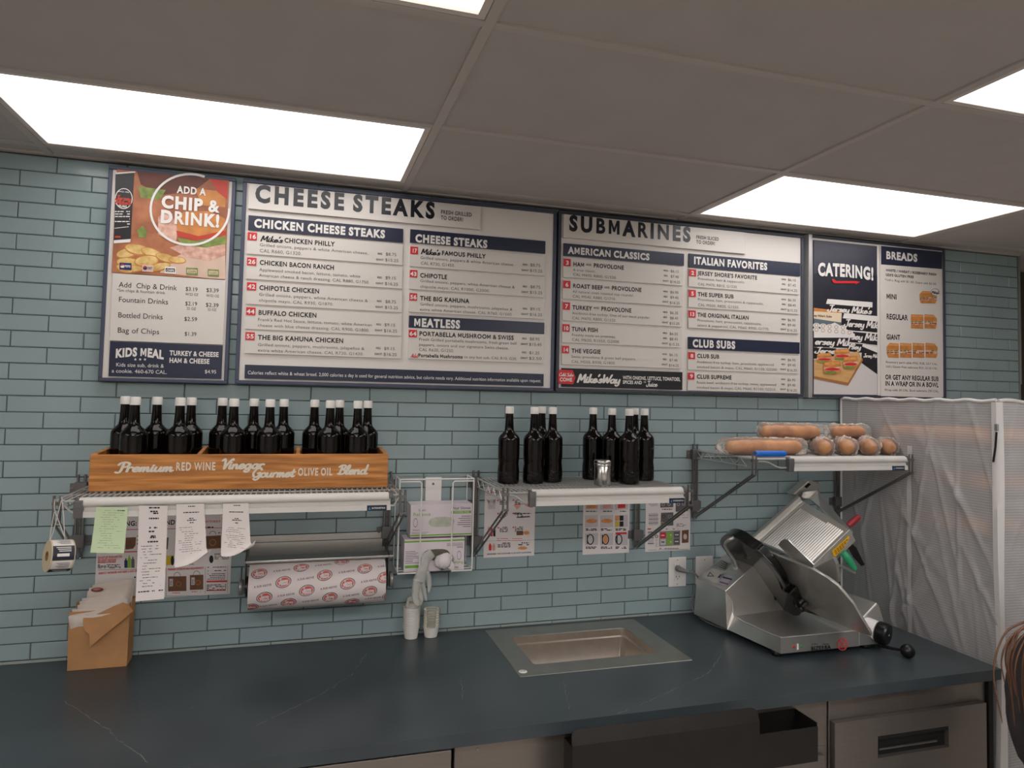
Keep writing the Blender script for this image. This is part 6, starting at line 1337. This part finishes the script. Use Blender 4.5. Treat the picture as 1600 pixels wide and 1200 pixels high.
b.tube([(rx0 - .006, ry1 + (ry0 - ry1) * i / 30, rzt + .004 + .003 * math.sin(i * 1.3)) for i in range(31)], .0065, 8); b.tube([(rx0 + (rx1 - rx0) * i / 20, ry0 - .004, rzt + .004 + .004 * math.sin(i * 1.1)) for i in range(21)], .0065, 8)
b.tube([(rx0 - .006, ry1, z) for z in zz], .005, 8)
b.build('binding', M_PIPE, cv, angle=80)
b = MB(); b.grid([[V((rx0 - .010 + .0025 * math.sin(z * 9), ry0 + .012 + .004 * math.sin(z * 5), z)) for z in zz], [V((rx0 - .013 + .0025 * math.sin(z * 9), ry0 - .008 + .004 * math.sin(z * 5), z)) for z in zz], [V((rx0 + .012, ry0 - .010 + .003 * math.sin(z * 7), z)) for z in zz]])
zp = b.build('zipper_tape', M_PIPE, cv, angle=80)
b = MB(); p0, p1 = WX(1557, 675, rx0 - .0165), WX(1552, 722, rx0 - .0165); b.tube([p0, p0.lerp(p1, .5) + V((0, -.002, 0)), p1], .0035, 8); b.build('zipper_teeth', M_BLACK, zp)
b = MB(); q = WX(1557, 668, rx0 - .018); b.obox(q, (.003, 0, 0), (0, .006, 0), (0, 0, .012)); b.build('zipper_pull', M_CHROME, zp, bevel=.001)

ys = WX(1424, 860, rx0 - .006).y
b = MB(); b.grid([[V((rx0 - .0125 - .002 * math.sin(z * 31 + q), ys + q * .010 - .004 * math.sin(z * 4), z)) for q in (-1, 0, 1)] for z in [.90 + .72 * k / 60 for k in range(61)]]); b.build('seam_strip', film('seam_plastic', (236, 232, 232), .55, .3, 90.0, .4, 20), cv, angle=180)

# ================================================================== person at the right edge
pc = V((2.878, -1.10, 0))
pr_ = thing('person', 'person in a dark grey jacket with long reddish brown hair at the right edge', 'person', pc)
M_SKIN = mat('skin', (206, 152, 126), .5); M_JACK = mat('grey_jacket_cloth', (62, 58, 60), .85, var=.1, vscale=30, bump=.4, bscale=50); M_JEAN = mat('blue_jeans', (38, 48, 78), .8, var=.15, vscale=60); M_HAIR = mat('auburn_hair', (104, 70, 50), .5, var=.35, vscale=50, stretch=(1, 1, .2)); M_SHOE = mat('dark_shoe', (40, 38, 40), .6)
# body skeleton grown with a skin modifier; facing +x
vt, ed, rd = [], [], []
def jn(p, r, par=None):
    vt.append((p[0], p[1], p[2])); rd.append(r); i = len(vt) - 1
    if par is not None: ed.append((par, i))
    return i
pel = jn((0, 0, .70), .085); sp = jn((-.01, 0, .86), .080, pel); ch = jn((-.005, 0, 1.00), .085, sp); nk = jn((.0, 0, 1.085), .040, ch); n2 = jn((.012, 0, 1.13), .038, nk)
h1 = jn((.03, 0, 1.175), .066, n2); h2 = jn((.022, 0, 1.24), .088, h1); h3 = jn((.01, 0, 1.29), .076, h2); h4 = jn((.005, 0, 1.315), .04, h3)
ns = jn((.108, 0, 1.225), .012, h2); jn((.124, 0, 1.215), .009, ns)
for s in (-1, 1):
    jn((.005, s * .095, 1.23), .014, h2)
    sh = jn((-.005, s * .125, 1.05), .046, ch); el = jn((-.01, s * .155, .84), .033, sh); wr_ = jn((.03, s * .15, .665), .022, el); pm = jn((.04, s * .148, .62), .026, wr_)
    kn = jn((.045, s * .147, .585), .022, pm)
    for dx, L_ in ((-.022, .045), (-.008, .054), (.006, .056), (.02, .050)):
        a = jn((.045 + dx, s * .147, .575), .0075, kn); m_ = jn((.05 + dx, s * .143, .575 - L_ * .55), .0068, a); jn((.055 + dx, s * .134, .575 - L_), .0055, m_)
    th = jn((.066, s * .138, .612), .009, pm); jn((.080, s * .128, .582), .0075, th)
    hp_ = jn((0, s * .065, .64), .075, pel); ke = jn((.015, s * .07, .36), .05, hp_); an = jn((-.01, s * .072, .07), .032, ke); jn((.085, s * .075, .03), .028, an)
me = bpy.data.meshes.new('body'); me.from_pydata(vt, ed, []); bo = bpy.data.objects.new('body', me); COL.objects.link(bo); bo.parent = pr_; me.materials.append(M_SKIN)
sk = bo.modifiers.new('skin', 'SKIN'); sv = me.skin_vertices[0].data
for i, r in enumerate(rd): sv[i].radius = (r, r)
sv[pel].use_root = True; sk.use_smooth_shade = True
sd = bo.modifiers.new('sub', 'SUBSURF'); sd.levels = 1; sd.render_levels = 2
def pp(x, y, z): return pc + V((x, y, z))
for s in (-1, 1):
    e_ = MB(); e_.lathe([(.0115 * math.sin(math.pi * i / 8) + .0001, -.0115 * math.cos(math.pi * i / 8)) for i in range(9)], pp(.094, s * .032, 1.245), (1, 0, 0), 14); e_.build('eye', M_WHITE, pr_, angle=80)
e_ = MB(); e_.tube([pp(.098, -.022, 1.187), pp(.107, 0, 1.186), pp(.098, .022, 1.187)], [.003, .0055, .003], 8); e_.build('mouth', mat('lips', (166, 92, 84), .5), pr_)
# jacket: torso, sleeves, thick collar
j = MB(); rows = []
for z, rx_, ry_, ox in ((.735, .118, .158, .0), (.76, .132, .168, 0), (.84, .130, .165, -.004), (.93, .124, .166, -.008), (1.02, .118, .172, -.008), (1.065, .104, .160, -.006), (1.095, .082, .11, 0), (1.115, .066, .074, .004)):
    rows.append([pp(ox + rx_ * math.cos(a) * (1 + .015 * math.sin(5 * a + z * 40)), ry_ * math.sin(a), z) for a in [2 * math.pi * k / 28 for k in range(28)]])
j.grid(rows, closed=True)
for s in (-1, 1): j.tube(catmull([pp(-.005, s * .120, 1.06), pp(-.008, s * .158, 1.0), pp(-.012, s * .178, .84), pp(.025, s * .165, .70), pp(.034, s * .16, .665)], 5), [.062] * 3 + [.060] * 6 + [.054] * 6 + [.046] * 6, 16)
jk = j.build('jacket', M_JACK, pr_, angle=80)
c_ = MB(); ring = [pp(.004 + .078 * math.cos(a), .088 * math.sin(a), 1.112 + .016 * math.cos(a)) for a in [2 * math.pi * k / 28 for k in range(28)]]; c_.tube(ring, .040, 12, closed=True); c_.build('collar', mat('jacket_collar', (44, 42, 46), .9, bump=.4, bscale=60), jk, angle=80)
h_ = MB(); n = 20; h_.grid([[pp(-.060 + (.080 + .006 * math.sin(5 * b_)) * math.sin(math.pi * (i + .02) / 12.04) * math.cos(b_), .102 * math.sin(math.pi * (i + .02) / 12.04) * math.sin(b_), 1.100 + .050 * math.cos(math.pi * (i + .02) / 12.04) - .012 * math.sin(math.pi * i / 12) * math.cos(b_)) for b_ in [2 * math.pi * k / n for k in range(n)]] for i in range(13)], closed=True); h_.build('hood', MATS['jacket_collar'], jk, angle=80)
q = MB()
for s in (-1, 1): q.tube(catmull([pp(0, s * .06, .735), pp(.004, s * .072, .60), pp(.016, s * .074, .36), pp(-.004, s * .074, .10)], 5), [.098] * 3 + [.092] * 3 + [.07] * 5 + [.058] * 5, 18)
q.build('trousers', M_JEAN, pr_, angle=80)
for s in (-1, 1):
    q = MB(); q.tube([pp(-.055, s * .075, .045), pp(-.02, s * .075, .052), pp(.05, s * .076, .045), pp(.115, s * .077, .034)], [.034, .043, .040, .026], 14)
    for p in q.v: p.z = max(p.z, .0005)
    q.build('shoe', M_SHOE, pr_, angle=60)
hm = MB(); rnd = random.Random(31)
rows = []
for i in range(10):
    th = math.pi * .62 * i / 9; rows.append([pp(.004 + (.1 * math.sin(th)) * math.cos(a) - .012, .1 * math.sin(th) * math.sin(a), 1.245 + .098 * math.cos(th) + (.05 if math.cos(a) > .35 else 0) * (i / 9)) for a in [2 * math.pi * k / 26 for k in range(26)]])
hm.grid(rows, closed=True)
for k in range(330):                                  # strands lying over the crown down to the nape
    a = rnd.uniform(math.radians(62), math.radians(298)); r = rnd.uniform(.100, .106); e1 = rnd.uniform(1.95, 2.35); dz = rnd.uniform(.0, .035); sw = rnd.uniform(-.12, .12)
    P = [pp(.004 - .012 + r * math.sin(th) * math.cos(a + sw * th), r * math.sin(th) * math.sin(a + sw * th), 1.243 + r * 1.0 * math.cos(th)) for th in [.15 + (e1 * .72 - .15) * q / 6 for q in range(7)]]
    e_ = P[-1]; P += [e_ + V((-.004, 0, -.030)), e_ + V((-.008 * (1 - math.cos(a)), 0, -.055 - dz))]
    hm.tube(P, [.0034] * 7 + [.0028, .0010], 5)
for k in range(16):                                   # long strands that sweep back over the collar and hang behind it
    y0 = rnd.uniform(.0, .085); o_ = rnd.uniform(.02, .085) * (.6 + .4 * (y0 > 0)); dn = rnd.uniform(.0, .20)
    hm.tube(catmull([pp(-.085, y0 * .8, 1.20 + rnd.uniform(-.03, .03)), pp(-.105 - o_ * .3, y0, 1.160 + rnd.uniform(-.01, .01)), pp(-.150 - o_ * .8, y0 * 1.05, 1.135 - rnd.uniform(0, .025)), pp(-.175 - o_ + rnd.uniform(-.012, .012), y0 * 1.05, 1.06 - dn * .3), pp(-.172 - o_ * .7 + rnd.uniform(-.015, .015), y0, 1.0 - dn)], 5), [.0034] * 10 + [.0028] * 5 + [.002] * 5 + [.0008], 5)
hm.build('hair', M_HAIR, pr_, angle=80)
